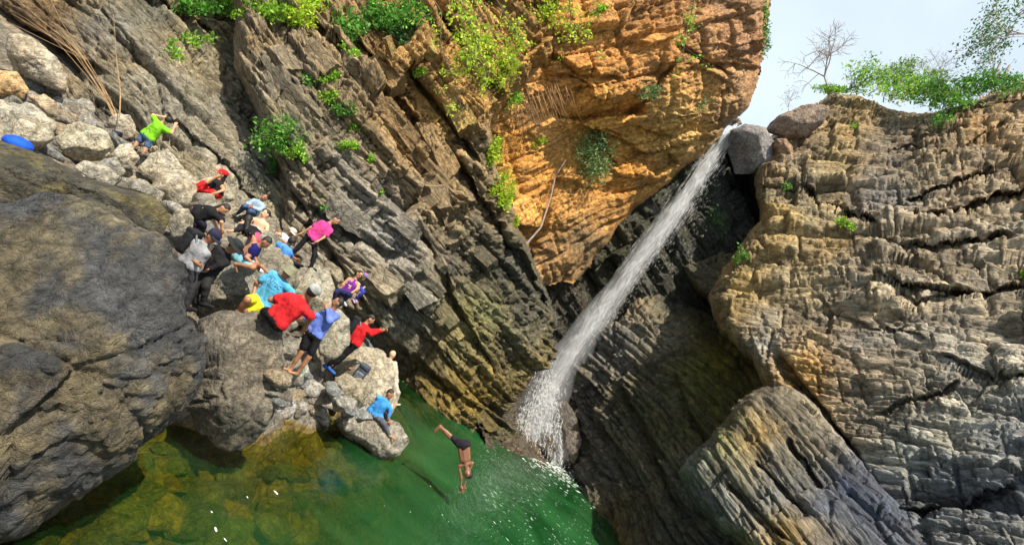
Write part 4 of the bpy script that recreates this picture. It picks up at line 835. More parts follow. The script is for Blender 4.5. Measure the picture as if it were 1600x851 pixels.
# bright creeper strip hanging down the edge of the ochre cliff
for i_, (x, y, ww, hh, lb) in enumerate([(762, 245, 36, 66, 'bright green creeper hanging on the dark edge of the ochre cliff'), (782, 298, 40, 66, 'lower bright green creeper trailing toward the pool side'), (803, 350, 14, 40, 'thin tail of green creeper at the bottom of the ochre cliff')]):
    bush('creeper', x, y, ww, hh, LIME, lb, 'creeper', 1300 if i_ < 2 else 300, .12, seed=260 + i_, ang=-.3)

# branches with lime leaves reaching in from above
def hanging(pts, D, label, n, leaf, col, rpx, seed):
    rnd = np.random.RandomState(seed); P = [at(x, y, D + .3 * k) for k, (x, y) in enumerate(pts)]
    root = P[0]; t = thing('hanging_branch', label, 'branch', loc=tuple(root)); m = D / FPX
    segs = [(a - root, b_ - root, .03 * (1 - .8 * k / len(P)), .03 * (1 - .8 * (k + 1) / len(P))) for k, (a, b_) in enumerate(zip(P[:-1], P[1:]))]
    Q = []; 
    for k in range(n // 14):
        f = rnd.rand() ** .7 * (len(P) - 1); j = min(int(f), len(P) - 2); a = P[j] + (P[j + 1] - P[j]) * (f - j)
        e = a + rnd.normal(size=3) * rpx * m + np.array([0, 0, -.25 * rpx * m]); segs.append((a - root, e - root, .008, .003))
        for _ in range(14): Q.append(a + (e - a) * (.3 + .8 * rnd.rand()) + rnd.normal(size=3) * .08)
    Q = np.array(Q)
    link('leaves', leaves_mesh('leaves', Q - root, leaf * (.6 + .8 * rnd.rand(len(Q))), plant_cols(len(Q), col, rnd, .3), None, .55, rnd, .5), t, kind='stuff')
    link('twigs', twig_mesh('twigs', segs, M_BARK), t); return t
hanging([(640, -60), (672, -10), (690, 20), (688, 70), (712, 130), (722, 175)], 17.0, 'thin dark branch with few leaves hanging before the brown blocks', 150, .12, LIME, 22, 301)
hanging([(700, -70), (722, 10), (740, 50), (752, 90), (764, 120)], 17.5, 'lime leafed branch hanging at top centre', 900, .14, LIME, 26, 302)
hanging([(760, -70), (776, 0), (800, 40), (812, 60), (800, 95)], 18.0, 'branch of lime leaves right of the top centre one', 420, .14, LIME, 24, 303)
hanging([(880, -70), (890, 0), (892, 30), (908, 52), (930, 80)], 19.0, 'lime leafed branch over the ochre cliff top', 420, .13, LIME, 22, 304)
hanging([(1095, -50), (1082, 14), (1072, 50), (1066, 96)], 20.0, 'branch with dark twigs over the right part of the ochre cliff', 240, .12, BRIGHT, 22, 305)

# trees on the right ridge
def tree(px, py, D, hpx, lean, label, leaves, leafc, leaf, levels, spread, seed, bark, thick=.06, name='tree', first=.35):
    rnd = np.random.RandomState(seed); root = at(px, py, D); m = np.linalg.norm(root - CO) / FPX; H = hpx * m
    vf = (root - CO) / np.linalg.norm(root - CO)
    g = cam_u * math.cos(lean) + cam_r * math.sin(lean)
    trunk, limbs, tips = [], [], []
    def grow(p, d, ln, r, lv):
        q = p; ns = 3
        for k in range(ns):
            d = d + rnd.normal(size=3) * .10; d /= np.linalg.norm(d); e = q + d * ln / ns
            (trunk if lv == levels else limbs).append((q - root, e - root, r * (1 - .25 * k / ns), r * (1 - .25 * (k + 1) / ns))); q = e
            if lv < levels and lv > 0 and rnd.rand() < .5: grow(q, side(d), ln * .6, r * .5, lv - 1)
        if lv == 0: tips.append(q); return
        for _ in range(3 if lv > 1 else 3): grow(q, side(d), ln * (.62 + .2 * rnd.rand()), r * .62, lv - 1)
    def side(d):
        n_ = d * (1.0 - .25 * spread) + rnd.normal(size=3) * .42 * spread + UPV * .05; return n_ / np.linalg.norm(n_)
    grow(root.copy(), g, H * first, H * thick, levels)
    t = thing(name, label, 'tree', loc=tuple(root))
    link('trunk', twig_mesh('trunk', trunk, bark), t); link('limbs', twig_mesh('limbs', limbs, bark), t)
    if leaves:
        tp = np.array(tips); w_ = rnd.randint(len(tp), size=leaves); pos = tp[w_] + rnd.normal(size=(leaves, 3)) * H * .045
        link('crown', leaves_mesh('crown', pos - root, leaf * (.6 + .8 * rnd.rand(leaves)), plant_cols(leaves, leafc, rnd, .35), None, .5, rnd), t, kind='stuff')
    return t
tree(1296, 156, 29.2, 92, -.05, 'bare pale tree standing on the ridge right of the fall', 60, GREYG, .09, 4, 1.25, 411, M_PALEBARK, .016)
tree(1380, 160, 29.4, 58, .1, 'green tree with airy top in the middle of the ridge', 900, (.12, .22, .04), .13, 4, 1.2, 415, M_PALEBARK, .012)
tree(1475, 165, 28, 72, -.05, 'thin leafless bush on the ridge right of the green tree', 90, GREYG, .09, 4, 1.35, 421, M_PALEBARK, .011)
tree(1236, 185, 29.5, 45, -.2, 'faint twiggy bush on the ridge nearest the waterfall lip', 60, GREYG, .09, 3, 1.3, 425, M_PALEBARK, .011)
tree(1670, 112, 25.5, 120, -.5, 'leafy dark green tree reaching in at the top right corner', 2200, (.07, .15, .04), .17, 4, 1.2, 431, M_PALEBARK, .010)
bush('bush', 1345, 122, 70, 50, (.18, .34, .05), 'light green bush at the left foot of the ridge tree', 'bush', 800, .17, D=28.8, seed=440)
bush('bush', 1408, 136, 104, 46, (.24, .44, .05), 'brilliant lime bush spread along the ridge crest', 'bush', 1700, .18, D=28.4, seed=441)
bush('bush', 1470, 150, 90, 44, (.15, .32, .05), 'green bush continuing the ridge crest to the right', 'bush', 1700, .19, D=27.2, seed=442)
bush('bush', 1545, 132, 90, 30, MIDG, 'grassy green fringe on the ridge near the right corner', 'bush', 1500, .16, D=27.0, seed=443)
bush('bush', 1592, 148, 50, 26, MIDG, 'dark green tuft on the rocks under the right corner tree', 'bush', 400, .11, D=26.4, seed=444)
bush('bush', 1300, 142, 70, 14, BRIGHT, 'low grass along the ridge under the bare tree', 'bush', 700, .14, D=28.8, seed=445)
# two stubby dead stems on the ridge
for i_, (x0, y0, x1, y1, lb) in enumerate([(1553, 126, 1562, 100, 'left of two stubby grey stems on the ridge'), (1566, 124, 1578, 102, 'right of two stubby grey stems on the ridge')]):
    a, b_ = at(x0, y0, 26.8), at(x1, y1, 26.8)
    link('dead_stem', twig_mesh('dead_stem', [(0 * a, (b_ - a) * .6, .11, .085), ((b_ - a) * .6, b_ - a, .085, .05)], M_PALEBARK), None, lb, 'stem', loc=tuple(a))
# dry canes leaning on the left slab
rc = np.random.RandomState(50)
for i_, (pts, D_, lb, nn_, jit) in enumerate([([(183, 186), (160, 140), (120, 85), (85, 40), (50, -20)], 14.2, 'bundle of dry brown canes leaning up to the left', 7, 8), ([(188, 184), (187, 130), (178, 60), (176, -10)], 14.0, 'single upright dry stalk above the boy in green', 2, 1.5), ([(140, 95), (90, 60), (30, 20), (0, 5)], 13.6, 'dry brown brushwood at the top left corner', 5, 12)]):
    root = at(*pts[0], D_); t = thing('dry_canes', lb, 'canes', loc=tuple(root)); 
    for k in range(nn_):
        ja, jb = rc.normal() * jit * .25, rc.normal(); fe = .55 + .45 * rc.rand(); segs = []; prev = None
        for q, (x, y) in enumerate(pts):
            f = q / (len(pts) - 1) * fe; f2 = f * (len(pts) - 1); j = min(int(f2), len(pts) - 2); fx = pts[j][0] + (pts[j + 1][0] - pts[j][0]) * (f2 - j); fy = pts[j][1] + (pts[j + 1][1] - pts[j][1]) * (f2 - j)
            e = at(fx + ja + jb * jit * f + rc.normal() * 1.2, fy - jb * jit * f * .7 + rc.normal() * 1.2, D_ + f * .9) - root
            if prev is not None: segs.append((prev, e, .010 * (1 - .6 * f), .010 * (1 - .7 * f)))
            prev = e
        link('cane', twig_mesh('cane', segs, M_DRY), t)
# pale dry roots combed down the edge of the ochre cliff
root = at(826, 130, 21.6); t = thing('dry_roots', 'fringe of pale dry roots hanging on the ochre cliff left of its overhang', 'roots', loc=tuple(root))
for k in range(46):
    x = rc.uniform(792, 884); y = 172 - (x - 792) * .55 + rc.normal() * 8; ln_ = rc.uniform(30, 75); prev = None; segs = []
    hp, _, ho = hit(x, y, ('pool_water', 'bush', 'leaves', 'stems'))
    if hp is None or not ho.name.startswith('cliff'): continue
    for q in range(5):
        f = q / 4; e = at(x + f * ln_ * .36 + rc.normal() * 1.2, y + f * ln_ + rc.normal(), hp[1] - .12 - .25 * math.sin(f * 3.1)) - root
        if prev is not None: segs.append((prev, e, .014 * (1 - .7 * f), .014 * (1 - .8 * f)))
        prev = e
    link('root', twig_mesh('root', segs, M_ROOT), t)
# bare curved branch on the ochre cliff
pb = [(818, 386), (845, 355), (860, 310), (868, 275), (884, 250)]; Pb = [at(x, y, 24.0) for x, y in pb]
link('bare_branch', twig_mesh('bare_branch', [(a - Pb[0], b_ - Pb[0], .07 - .012 * k, .058 - .012 * k) for k, (a, b_) in enumerate(zip(Pb[:-1], Pb[1:]))], M_PALEBARK), None, 'pale bare branch curving out at the foot of the ochre cliff', 'branch', loc=tuple(Pb[0]))
# ------------------------------------------------------------------ people: one smooth body grown round a posed skeleton
def fabric(name, col, noise=.25, ns=6.0, rough=.85, bump=.6):
    return simple_mat(name, tuple(.7 * c for c in col), rough, noise=.4, nscale=7.0, spec=.2, bump=1.0)
FAB = {}
def fab(col):
    k = tuple(col)
    if k not in FAB: FAB[k] = fabric('cloth', k)
    return FAB[k]
SKIN = {'dark': simple_mat('skin', (.17, .075, .04), .45, noise=.12, nscale=14, spec=.4), 'tan': simple_mat('skin', (.42, .21, .115), .5, noise=.12, nscale=14, spec=.35), 'brown': simple_mat('skin', (.27, .125, .065), .5, noise=.12, nscale=14, spec=.35), 'light': simple_mat('skin', (.55, .31, .19), .5, noise=.1, nscale=14, spec=.35)}
M_HAIR = simple_mat('hair', (.012, .010, .009), .5, noise=.4, nscale=60, bump=.5)
M_HAIRB = simple_mat('brown_hair', (.16, .06, .025), .5, noise=.4, nscale=60, bump=.5)
M_EYE = simple_mat('eye', (.015, .012, .01), .25); M_LIP = simple_mat('lip', (.28, .09, .06), .5)
M_BLACKP = simple_mat('black_plastic', (.015, .015, .017), .35); M_WHITE = simple_mat('white_print', (.75, .75, .75), .7)

def sdf_cone(p, a, b, ra, rb):
    ba = b - a; l2 = ba @ ba + 1e-12
    t = np.clip(((p - a) @ ba) / l2, 0, 1)
    return np.linalg.norm(p - a - t[..., None] * ba, axis=-1) - (ra + (rb - ra) * t)
def sdf_ell(p, c, M, r):
    q = (p - c) @ M.T / r; k = np.linalg.norm(q, axis=-1); return (k - 1) * min(r)
def surface(prims, h=.02, k=.03, pad=.06):
    """prims: ('c',a,b,ra,rb) | ('e',c,M,r) -> mesh by surface nets"""
    lo = np.full(3, 1e9); hi = -lo
    bb = []
    for q in prims:
        if q[0] == 'c': R = max(q[3], q[4]); l = np.minimum(q[1], q[2]) - R; u = np.maximum(q[1], q[2]) + R
        else: R = max(q[3]); l = q[1] - R; u = q[1] + R
        bb.append((l, u)); lo = np.minimum(lo, l); hi = np.maximum(hi, u)
    lo = lo - pad - .02; n = np.ceil((hi + pad + .02 - lo) / h).astype(int) + 1
    Fd = np.full(n, .5)
    for q, (l, u) in zip(prims, bb):
        i0 = np.maximum(np.floor((l - pad - lo) / h).astype(int), 0); i1 = np.minimum(np.ceil((u + pad - lo) / h).astype(int) + 1, n)
        g = np.stack(np.meshgrid(*[lo[a] + h * np.arange(i0[a], i1[a]) for a in range(3)], indexing='ij'), -1)
        d = sdf_cone(g, *q[1:5]) if q[0] == 'c' else sdf_ell(g, *q[1:4])
        sl = tuple(slice(i0[a], i1[a]) for a in range(3)); o = Fd[sl]; kk = q[5] if len(q) > 5 else k
        hh = np.clip(.5 + .5 * (o - d) / kk, 0, 1); Fd[sl] = np.where(o >= .5, np.minimum(d, .5), o * (1 - hh) + d * hh - kk * hh * (1 - hh))
    ins = Fd < 0
    acc = np.zeros(tuple(n - 1) + (3,)); cnt = np.zeros(tuple(n - 1))
    offs = [(0, 0, 0), (1, 0, 0), (0, 1, 0), (0, 0, 1), (1, 1, 0), (1, 0, 1), (0, 1, 1), (1, 1, 1)]
    def sub(A, o): return A[o[0]:n[0] - 1 + o[0], o[1]:n[1] - 1 + o[1], o[2]:n[2] - 1 + o[2]]
    for a in offs:
        for b in offs:
            if sum(b) - sum(a) == 1 and all(y >= x for x, y in zip(a, b)):
                fa, fb = sub(Fd, a), sub(Fd, b); cr_ = (fa < 0) != (fb < 0); t = np.where(cr_, fa / np.where(cr_, fa - fb, 1), 0)
                A_ = np.array(a, float); B_ = np.array(b, float)
                acc += np.where(cr_[..., None], A_ + t[..., None] * (B_ - A_), 0); cnt += cr_
    act = cnt > 0; idx = -np.ones(act.shape, np.int64); idx[act] = np.arange(act.sum())
    g = np.argwhere(act); V = lo + h * (g + acc[act] / cnt[act][:, None])
    F = []
    for ax in range(3):
        a = Fd[tuple(slice(1, n[k_] - 1) if k_ != ax else slice(0, n[k_] - 1) for k_ in range(3))] < 0
        b = Fd[tuple(slice(1, n[k_] - 1) if k_ != ax else slice(1, n[k_]) for k_ in range(3))] < 0
        e = np.argwhere(a != b)
        if not len(e): continue
        s_ = a[tuple(e.T)]
        base = e + np.array([0 if k_ == ax else 1 for k_ in range(3)])
        o1, o2 = [k_ for k_ in range(3) if k_ != ax]
        def c(d1, d2):
            q = base.copy(); q[:, o1] += d1; q[:, o2] += d2; return idx[tuple(q.T)]
        quad = np.stack([c(-1, -1), c(0, -1), c(0, 0), c(-1, 0)], 1)
        if ax == 1: quad = quad[:, ::-1]
        quad = np.where(s_[:, None], quad, quad[:, ::-1]); F.append(quad)
    F = np.concatenate(F); F = F[(F >= 0).all(1)]
    return V, F
def tubes_mesh(chains, seg=6):
    V, F = [], []
    for pts, rad in chains:
        pts = [np.asarray(p) for p in pts]; i0 = len(V)
        for k, p in enumerate(pts):
            t = pts[min(k + 1, len(pts) - 1)] - pts[max(k - 1, 0)]; t = t / (np.linalg.norm(t) + 1e-9)
            a = np.cross(t, [.21, .43, .88]); a /= np.linalg.norm(a) + 1e-9; b = np.cross(t, a)
            for s_ in range(seg):
                an = s_ * 2 * math.pi / seg; V.append(p + (a * math.cos(an) + b * math.sin(an)) * rad[k])
        for k in range(len(pts) - 1):
            for s_ in range(seg):
                F.append([i0 + k * seg + s_, i0 + k * seg + (s_ + 1) % seg, i0 + (k + 1) * seg + (s_ + 1) % seg, i0 + (k + 1) * seg + s_])
        V.append(pts[-1] + (pts[-1] - pts[-2]) * .25); tip = len(V) - 1; kk = (len(pts) - 1) * seg
        for s_ in range(seg): F.append([i0 + kk + s_, i0 + kk + (s_ + 1) % seg, tip, tip])
    F = np.array(F); return np.array(V), F
def mesh_mix(name, sets, mat, folds=0.0, seed=1, origin=None):
    Vs, Fs, o = [], [], 0
    for V, F in sets:
        Vs.append(V); Fs += [tuple(dict.fromkeys(int(i) + o for i in f)) for f in F]; o += len(V)
    V = np.concatenate(Vs)
    if folds:
        q = V * np.array([11, 11, 6.0]); V = V + (fbm(q, 3, seed)[:, None] + .5 * fbm(q * 1.7, 2, seed + 5, .5, True)[:, None]) * folds * np.array([1, 1, .6])
    if origin is not None: V = V - origin
    me = bpy.data.meshes.new(name); me.from_pydata(V.tolist(), [], Fs); me.update()
    me.polygons.foreach_set('use_smooth', np.ones(len(me.polygons), bool)); me.materials.append(mat); return me
def unit(v): return v / (np.linalg.norm(v) + 1e-9)
def lathe(c, up, fw, prof, seg=18, sy=1.0):
    rt = unit(np.cross(fw, up)); V, F = [], []
    for r, z in prof:
        for s_ in range(seg):
            a = s_ * 2 * math.pi / seg; V.append(c + up * z + fw * r * math.cos(a) * sy + rt * r * math.sin(a))
    for k in range(len(prof) - 1):
        for s_ in range(seg): F.append([k * seg + s_, k * seg + (s_ + 1) % seg, (k + 1) * seg + (s_ + 1) % seg, (k + 1) * seg + s_])
    return np.array(V), np.array(F)

PEOPLE = {}
def person(key, label, J, D, skin='tan', face=(0, 0, -1), top=None, top_sleeve='short', bottom=None, bottom_len='long', shoes=None, hair='short', hat=None, hatcol=(.05, .05, .06), scale=1.0, stripe=None, bare=False, hairmat=None, group='visitors resting on the rocks', glasses=False, socks=None, slim=1.0):
    s = scale; Ln = dict(tor=.50 * s, nh=.19 * s, ua=.29 * s, fa=.26 * s, th=.43 * s, sh=.42 * s)
    def place(par, parD, xy, L):
        sg = xy[2] if len(xy) > 2 else 0.0
        p0 = at(xy[0], xy[1], parD); l2 = np.linalg.norm(p0 - par); dd = sg * math.sqrt(max(L * L - l2 * l2, 0.0))
        Dn = parD + dd; return at(xy[0], xy[1], Dn), Dn
    pel = at(J['pel'][0], J['pel'][1], D); nk, Dn = place(pel, D, J['nk'], Ln['tor']); hd, Dh = place(nk, Dn, J['hd'], Ln['nh'])
    up_t = unit(nk - pel)
    hd = nk + unit(hd - nk) * min(max(np.linalg.norm(hd - nk), .15 * s), .21 * s)
    fwd = unit(cam_r * face[0] - cam_u * face[1] + unit(at(J['pel'][0], J['pel'][1], D) - CO) * face[2])
    uph = unit(hd - nk); fwh = unit(fwd - uph * (fwd @ uph)); rth = unit(np.cross(fwh, uph))
    def sh_(xy, sgn):
        p, d_ = place(nk, Dn, xy, .19 * s); v = p - nk
        return nk - up_t * .03 * s + unit(v + 1e-6) * .175 * s, d_
    lsh, Dl = sh_(J['ls'], 1); rsh, Dr = sh_(J['rs'], -1)
    shx = unit(lsh - rsh); hipx = unit(shx - up_t * (shx @ up_t))
    lh, rh = pel + hipx * .095 * s, pel - hipx * .095 * s
    el, De = place(lsh, Dl, J['le'], Ln['ua']); hl, _ = place(el, De, J['lh'], Ln['fa'])
    er, De2 = place(rsh, Dr, J['re'], Ln['ua']); hr, _ = place(er, De2, J['rh'], Ln['fa'])
    kl, Dk = place(lh, D, J['lk'], Ln['th']); al, Da = place(kl, Dk, J['la'], Ln['sh'])
    kr, Dk2 = place(rh, D, J['rk'], Ln['th']); ar, Da2 = place(kr, Dk2, J['ra'], Ln['sh'])
    def lim(a, b, L): return a + unit(b - a) * min(np.linalg.norm(b - a), L * 1.06)
    el = lim(lsh, el, Ln['ua']); hl = lim(el, hl, Ln['fa']); er = lim(rsh, er, Ln['ua']); hr = lim(er, hr, Ln['fa'])
    kl = lim(lh, kl, Ln['th']); al = lim(kl, al, Ln['sh']); kr = lim(rh, kr, Ln['th']); ar = lim(kr, ar, Ln['sh'])
    def toe(a, k, key_):
        if key_ in J: return a + unit(at(J[key_][0], J[key_][1], (a[1])) - a) * .17 * s
        sh = unit(a - k); f = fwd - sh * (fwd @ sh) * .8; return a + unit(f) * .17 * s
    tl, tr = toe(al, kl, 'lt'), toe(ar, kr, 'rt')
    w = s * slim * .92
    ch = pel + (nk - pel) * .68
    Tor = [('c', lsh - shx * .045 * s, rsh + shx * .045 * s, .068 * w, .068 * w), ('c', ch + shx * .075 * s, lh + shx * .0, .098 * w, .095 * w), ('c', ch - shx * .075 * s, rh, .098 * w, .095 * w), ('c', ch, pel, .115 * w, .115 * w), ('c', nk - up_t * .05 * s, ch, .085 * w, .11 * w)]
    Hip = [('c', lh, rh, .105 * w, .105 * w)]
    def arm(a, e, h, fr=1.0, add=0.0): return [('c', a, e, .055 * w + add, .043 * w + add)] + ([('c', e, h, .041 * w + add, .029 * w + add)] if fr > .5 else [])
    def leg(h, k, a, add=0.0): return [('c', h, k, .088 * w + add, .058 * w + add), ('c', k, a, .056 * w + add, .036 * w + add), ('c', k + (a - k) * .12, k + (a - k) * .5, .055 * w + add, .052 * w + add)]
    def hand(e, h):
        f = unit(h - e); n_ = unit(np.cross(f, uph + .3 * rth)); b_ = unit(np.cross(n_, f)); pc = h + f * .05 * s
        pr = [('e', pc, np.stack([f, b_, n_]), np.array([.058, .044, .022]) * s)]
        chs = []
        for i, (o_, l_) in enumerate(((-.031, .062), (-.011, .075), (.010, .080), (.030, .070))):
            b0 = pc + f * .035 * s + b_ * o_ * s; chs.append(([b0, b0 + f * l_ * .45 * s + n_ * .004 * s, b0 + f * l_ * .75 * s + n_ * .018 * s, b0 + f * l_ * .9 * s + n_ * .036 * s], [.0105 * s, .0095 * s, .0085 * s, .007 * s]))
        b0 = pc - f * .025 * s + b_ * .035 * s; chs.append(([b0, b0 + b_ * .03 * s + f * .03 * s, b0 + b_ * .04 * s + f * .058 * s + n_ * .008 * s], [.013 * s, .011 * s, .009 * s]))
        return pr, chs
    h1, c1 = hand(el, hl); h2, c2 = hand(er, hr)
    hc = hd + uph * .005 * s; Mh = np.stack([fwh, rth, uph])
    Head = [('e', hc + uph * .025 * s - fwh * .008 * s, Mh, np.array([.096, .078, .098]) * s), ('e', hc - uph * .045 * s + fwh * .02 * s, Mh, np.array([.072, .060, .072]) * s),
            ('c', nk - up_t * .02 * s, hc - uph * .05 * s - fwh * .01 * s, .056 * s, .052 * s), ('c', hc + fwh * .085 * s + uph * .012 * s, hc + fwh * .104 * s - uph * .02 * s, .010 * s, .017 * s, .012),
            ('e', hc + rth * .080 * s - fwh * .004 * s, Mh, np.array([.022, .012, .032]) * s, None), ('e', hc - rth * .080 * s - fwh * .004 * s, Mh, np.array([.022, .012, .032]) * s, None)]
    Head = [q if not (len(q) > 4 and q[0] == 'e') else q[:4] for q in Head]
    feet = []
    for a, t_ in ((al, tl), (ar, tr)):
        if shoes is None: feet.append(('c', a, t_ - unit(a - (kl if a is al else kr)) * 0, .038 * s, .026 * s))
    body = Tor + Hip + arm(lsh, el, hl) + arm(rsh, er, hr) + leg(lh, kl, al) + leg(rh, kr, ar) + h1 + h2 + Head + feet
    org = pel.copy(); t = thing('person', label, 'person', group, loc=tuple(org))
    link('body', mesh_mix('body', [surface(body, .019, .028), tubes_mesh(c1 + c2)], SKIN[skin], origin=org), t)
    def garment(name, prims, col, folds=.016, h=.021, mat=None):
        return link(name, mesh_mix(name, [surface(prims, h, .035)], mat or fab(col), folds, seed=len(PEOPLE) + 3, origin=org), t)
    ad = .016 * s
    def grow(pr, a): return [(q[0], q[1], q[2], q[3] + a, q[4] + a) if q[0] == 'c' else q for q in pr]
    if top is not None:
        pr = grow([q for q in Tor], ad) + [('c', lh + up_t * .02, rh + up_t * .02, .108 * w + ad, .108 * w + ad)]
        if top_sleeve == 'none': pr = grow(Tor[1:], ad * .6) + [('c', lh + up_t * .02, rh + up_t * .02, .104 * w + ad, .104 * w + ad)]
        if top_sleeve == 'short': pr += [('c', lsh, lsh + (el - lsh) * .62, .062 * w + ad, .068 * w + ad), ('c', rsh, rsh + (er - rsh) * .62, .062 * w + ad, .068 * w + ad)]
        if top_sleeve == 'long': pr += grow(arm(lsh, el, lsh * 0 + el + (hl - el) * .97) + arm(rsh, er, el * 0 + er + (hr - er) * .97), ad * 1.1)
        garment('shirt', pr, top, .04)
    if bottom is not None:
        f = {'long': 1.0, 'short': .78}[bottom_len]; pr = grow(Hip, ad) + [('c', pel, pel + up_t * .06 * s, .118 * w + ad, .115 * w + ad)]
        for h_, k_, a_ in ((lh, kl, al), (rh, kr, ar)):
            if bottom_len == 'long': pr += grow(leg(h_, k_, k_ + (a_ - k_) * .93), ad * .9)
            else: pr += [('c', h_, h_ + (k_ - h_) * f, .094 * w + ad, .078 * w + ad)]
        garment('trousers' if bottom_len == 'long' else 'shorts', pr, bottom, .028)
    if shoes is not None:
        for a, k_, t_ in ((al, kl, tl), (ar, kr, tr)):
            dn = unit(a - k_); q0 = a + dn * .03 * s - unit(t_ - a) * .03 * s; q1 = t_ + dn * .035 * s
            V, F = surface([('c', q0, q1, .044 * s, .036 * s), ('c', a, q0, .044 * s, .042 * s)], .016, .02)
            link('shoe', mesh_mix('shoe', [(V, F)], fab(shoes), origin=org), t)
    # hair and head wear
    hm = hairmat or M_HAIR
    if hair and hair != 'bald':
        pr = [('e', hc + uph * .034 * s - fwh * .022 * s, Mh, np.array([.098, .088, .102]) * s)]
        if hair == 'long': pr += [('c', hc - fwh * .05 * s, nk - fwd * .07 * s - up_t * .06 * s, .075 * s, .06 * s), ('c', nk - fwd * .07 * s - up_t * .06 * s, nk - fwd * .12 * s - up_t * .26 * s, .06 * s, .03 * s)]
        if hair == 'bun': pr += [('e', hc + uph * .06 * s - fwh * .11 * s, Mh, np.array([.05, .05, .05]) * s)]
        if hair == 'tail': pr += [('c', hc - fwh * .09 * s + uph * .03 * s, hc - fwh * .17 * s - uph * .10 * s, .035 * s, .022 * s)]
        link('hair', mesh_mix('hair', [surface(pr, .014, .02)], hm, .012, 9, origin=org), t)
    fs = []
    for sg in (-1, 1): link('eye', mesh_mix('eye', [(hc + fwh * .083 * s + rth * sg * .031 * s + uph * .014 * s + ICO[2][0] @ np.stack([fwh * .008, rth * .013, uph * .007]) * s, ICO[2][1])], M_EYE, origin=org), t)
    link('mouth', mesh_mix('mouth', [(hc + fwh * .086 * s - uph * .056 * s + ICO[2][0] @ np.stack([fwh * .006, rth * .024, uph * .007]) * s, ICO[2][1])], M_LIP, origin=org), t)
    if glasses:
        fs = [(hc + fwh * .094 * s + rth * sg * .033 * s + uph * .016 * s + ICO[2][0] @ np.stack([fwh * .006, rth * .029, uph * .02]) * s, ICO[2][1]) for sg in (-1, 1)]
        link('sunglasses', mesh_mix('sunglasses', fs + [tubes_mesh([([hc + fwh * .09 * s + rth * .06 * s + uph * .018 * s, hc + rth * .085 * s + uph * .018 * s], [.004, .004]), ([hc + fwh * .09 * s - rth * .06 * s + uph * .018 * s, hc - rth * .085 * s + uph * .018 * s], [.004, .004])])], M_BLACKP, origin=org), t)
    if hat:
        c = hc + uph * .058 * s - fwh * .008 * s
        crown = [(.107, -.012), (.108, .02), (.100, .055), (.075, .08), (.035, .092), (.002, .094)]
        if hat == 'brim': crown = [(.19, -.012), (.185, -.002), (.115, .004), (.108, .04), (.10, .085), (.06, .10), (.002, .10)]
        if hat == 'bucket': crown = [(.155, -.045), (.15, -.04), (.112, .012), (.105, .06), (.09, .08), (.002, .085)]
        V, F = lathe(c, uph, fwh, [(r * s, z * s) for r, z in crown], sy=1.12); sets = [(V, F)]
        hob = link('hat' if hat != 'cap' else 'cap', mesh_mix('hat', sets, fab(hatcol), .004, 4, origin=org), t)
        if hat == 'cap':
            pk = []; 
            for i in range(7):
                a = -1.1 + 2.2 * i / 6
                for r, z in ((.100, .0), (.195 - .05 * abs(a), -.022), (.195 - .05 * abs(a), -.030), (.100, -.010)): pk.append(c + (fwh * math.cos(a) * 1.08 + rth * math.sin(a) * .95) * r * s + uph * z * s)
            F = [[i * 4 + j, i * 4 + (j + 1) % 4, (i + 1) * 4 + (j + 1) % 4, (i + 1) * 4 + j] for i in range(6) for j in range(4)]
            me = mesh_mix('peak', [(np.array(pk), np.array(F))], fab(hatcol), origin=org); po = link('peak', me, hob)
    PEOPLE[key] = dict(obj=t, pel=pel, nk=nk, hd=hd, hl=hl, hr=hr, ch=ch, shx=shx, up=up_t, fw=fwd, uph=uph, fwh=fwh, rth=rth, lsh=lsh, rsh=rsh, org=org, s=s, w=w, kl=kl, lh=lh)
    return t
BLK = (.012, .012, .014); NAVY = (.015, .02, .07)
# ------------------------------------------------------------------ the visitors
person('kid', 'person in a bright green shirt and denim shorts seen from behind on the upper rocks', dict(pel=(230.5, 213), nk=(253, 193), hd=(262, 188), ls=(241, 187), rs=(261, 204), le=(239, 180), lh=(262, 184), re=(268, 208), rh=(272, 199), lk=(216, 222), la=(208, 232), rk=(229, 230), ra=(223, 241)), 13.9, 'light', (.55, -.15, .8), (.22, .62, .02), 'short', (.10, .16, .30), 'short', (.10, .07, .06), 'short')
person('redp', 'person in red trousers, black top and red cap lounging on a pale slab', dict(pel=(334, 302), nk=(341, 281), hd=(346, 274), ls=(331, 281), rs=(347, 288), le=(324, 285, -1), lh=(339, 276, 1), re=(349, 297, -.5), rh=(339, 301, -1), lk=(318, 286, -.3), la=(301, 294, -.3), rk=(318, 297, -.6), ra=(304, 300, .2)), 13.0, 'tan', (-.75, 0, -.5), BLK, 'none', (.62, .015, .02), 'long', (.3, .3, .3), 'long', 'cap', (.55, .015, .02))
person('denim', 'person in a pale denim jacket and jeans sitting with hugged knees', dict(pel=(393, 329), nk=(407, 315), hd=(413, 309), ls=(397, 312), rs=(411, 321), le=(387, 318, -.5), lh=(391, 322, -.3), re=(404, 328, -.5), rh=(395, 324, -.3), lk=(382, 322, -1), la=(372, 333, 1), rk=(391, 330, -1), ra=(383, 338, 1)), 14.8, 'brown', (-.5, .2, -.8), (.30, .42, .55), 'long', (.06, .10, .20), 'long', (.04, .04, .05), 'short')
person('shirtless', 'bare-chested person in blue and white striped shorts sitting among the rocks', dict(pel=(402, 362), nk=(410, 343), hd=(414, 336), ls=(400, 341), rs=(417, 349), le=(390, 343, -.6), lh=(381, 347, -1), re=(417, 360, -.4), rh=(402, 365, -1), lk=(389, 354, -1), la=(381, 364, 1), rk=(393, 366, -1), ra=(384, 370, -.3)), 12.9, 'light', (-.6, .1, -.7), None, 'none', (.62, .68, .80), 'short', None, 'short')
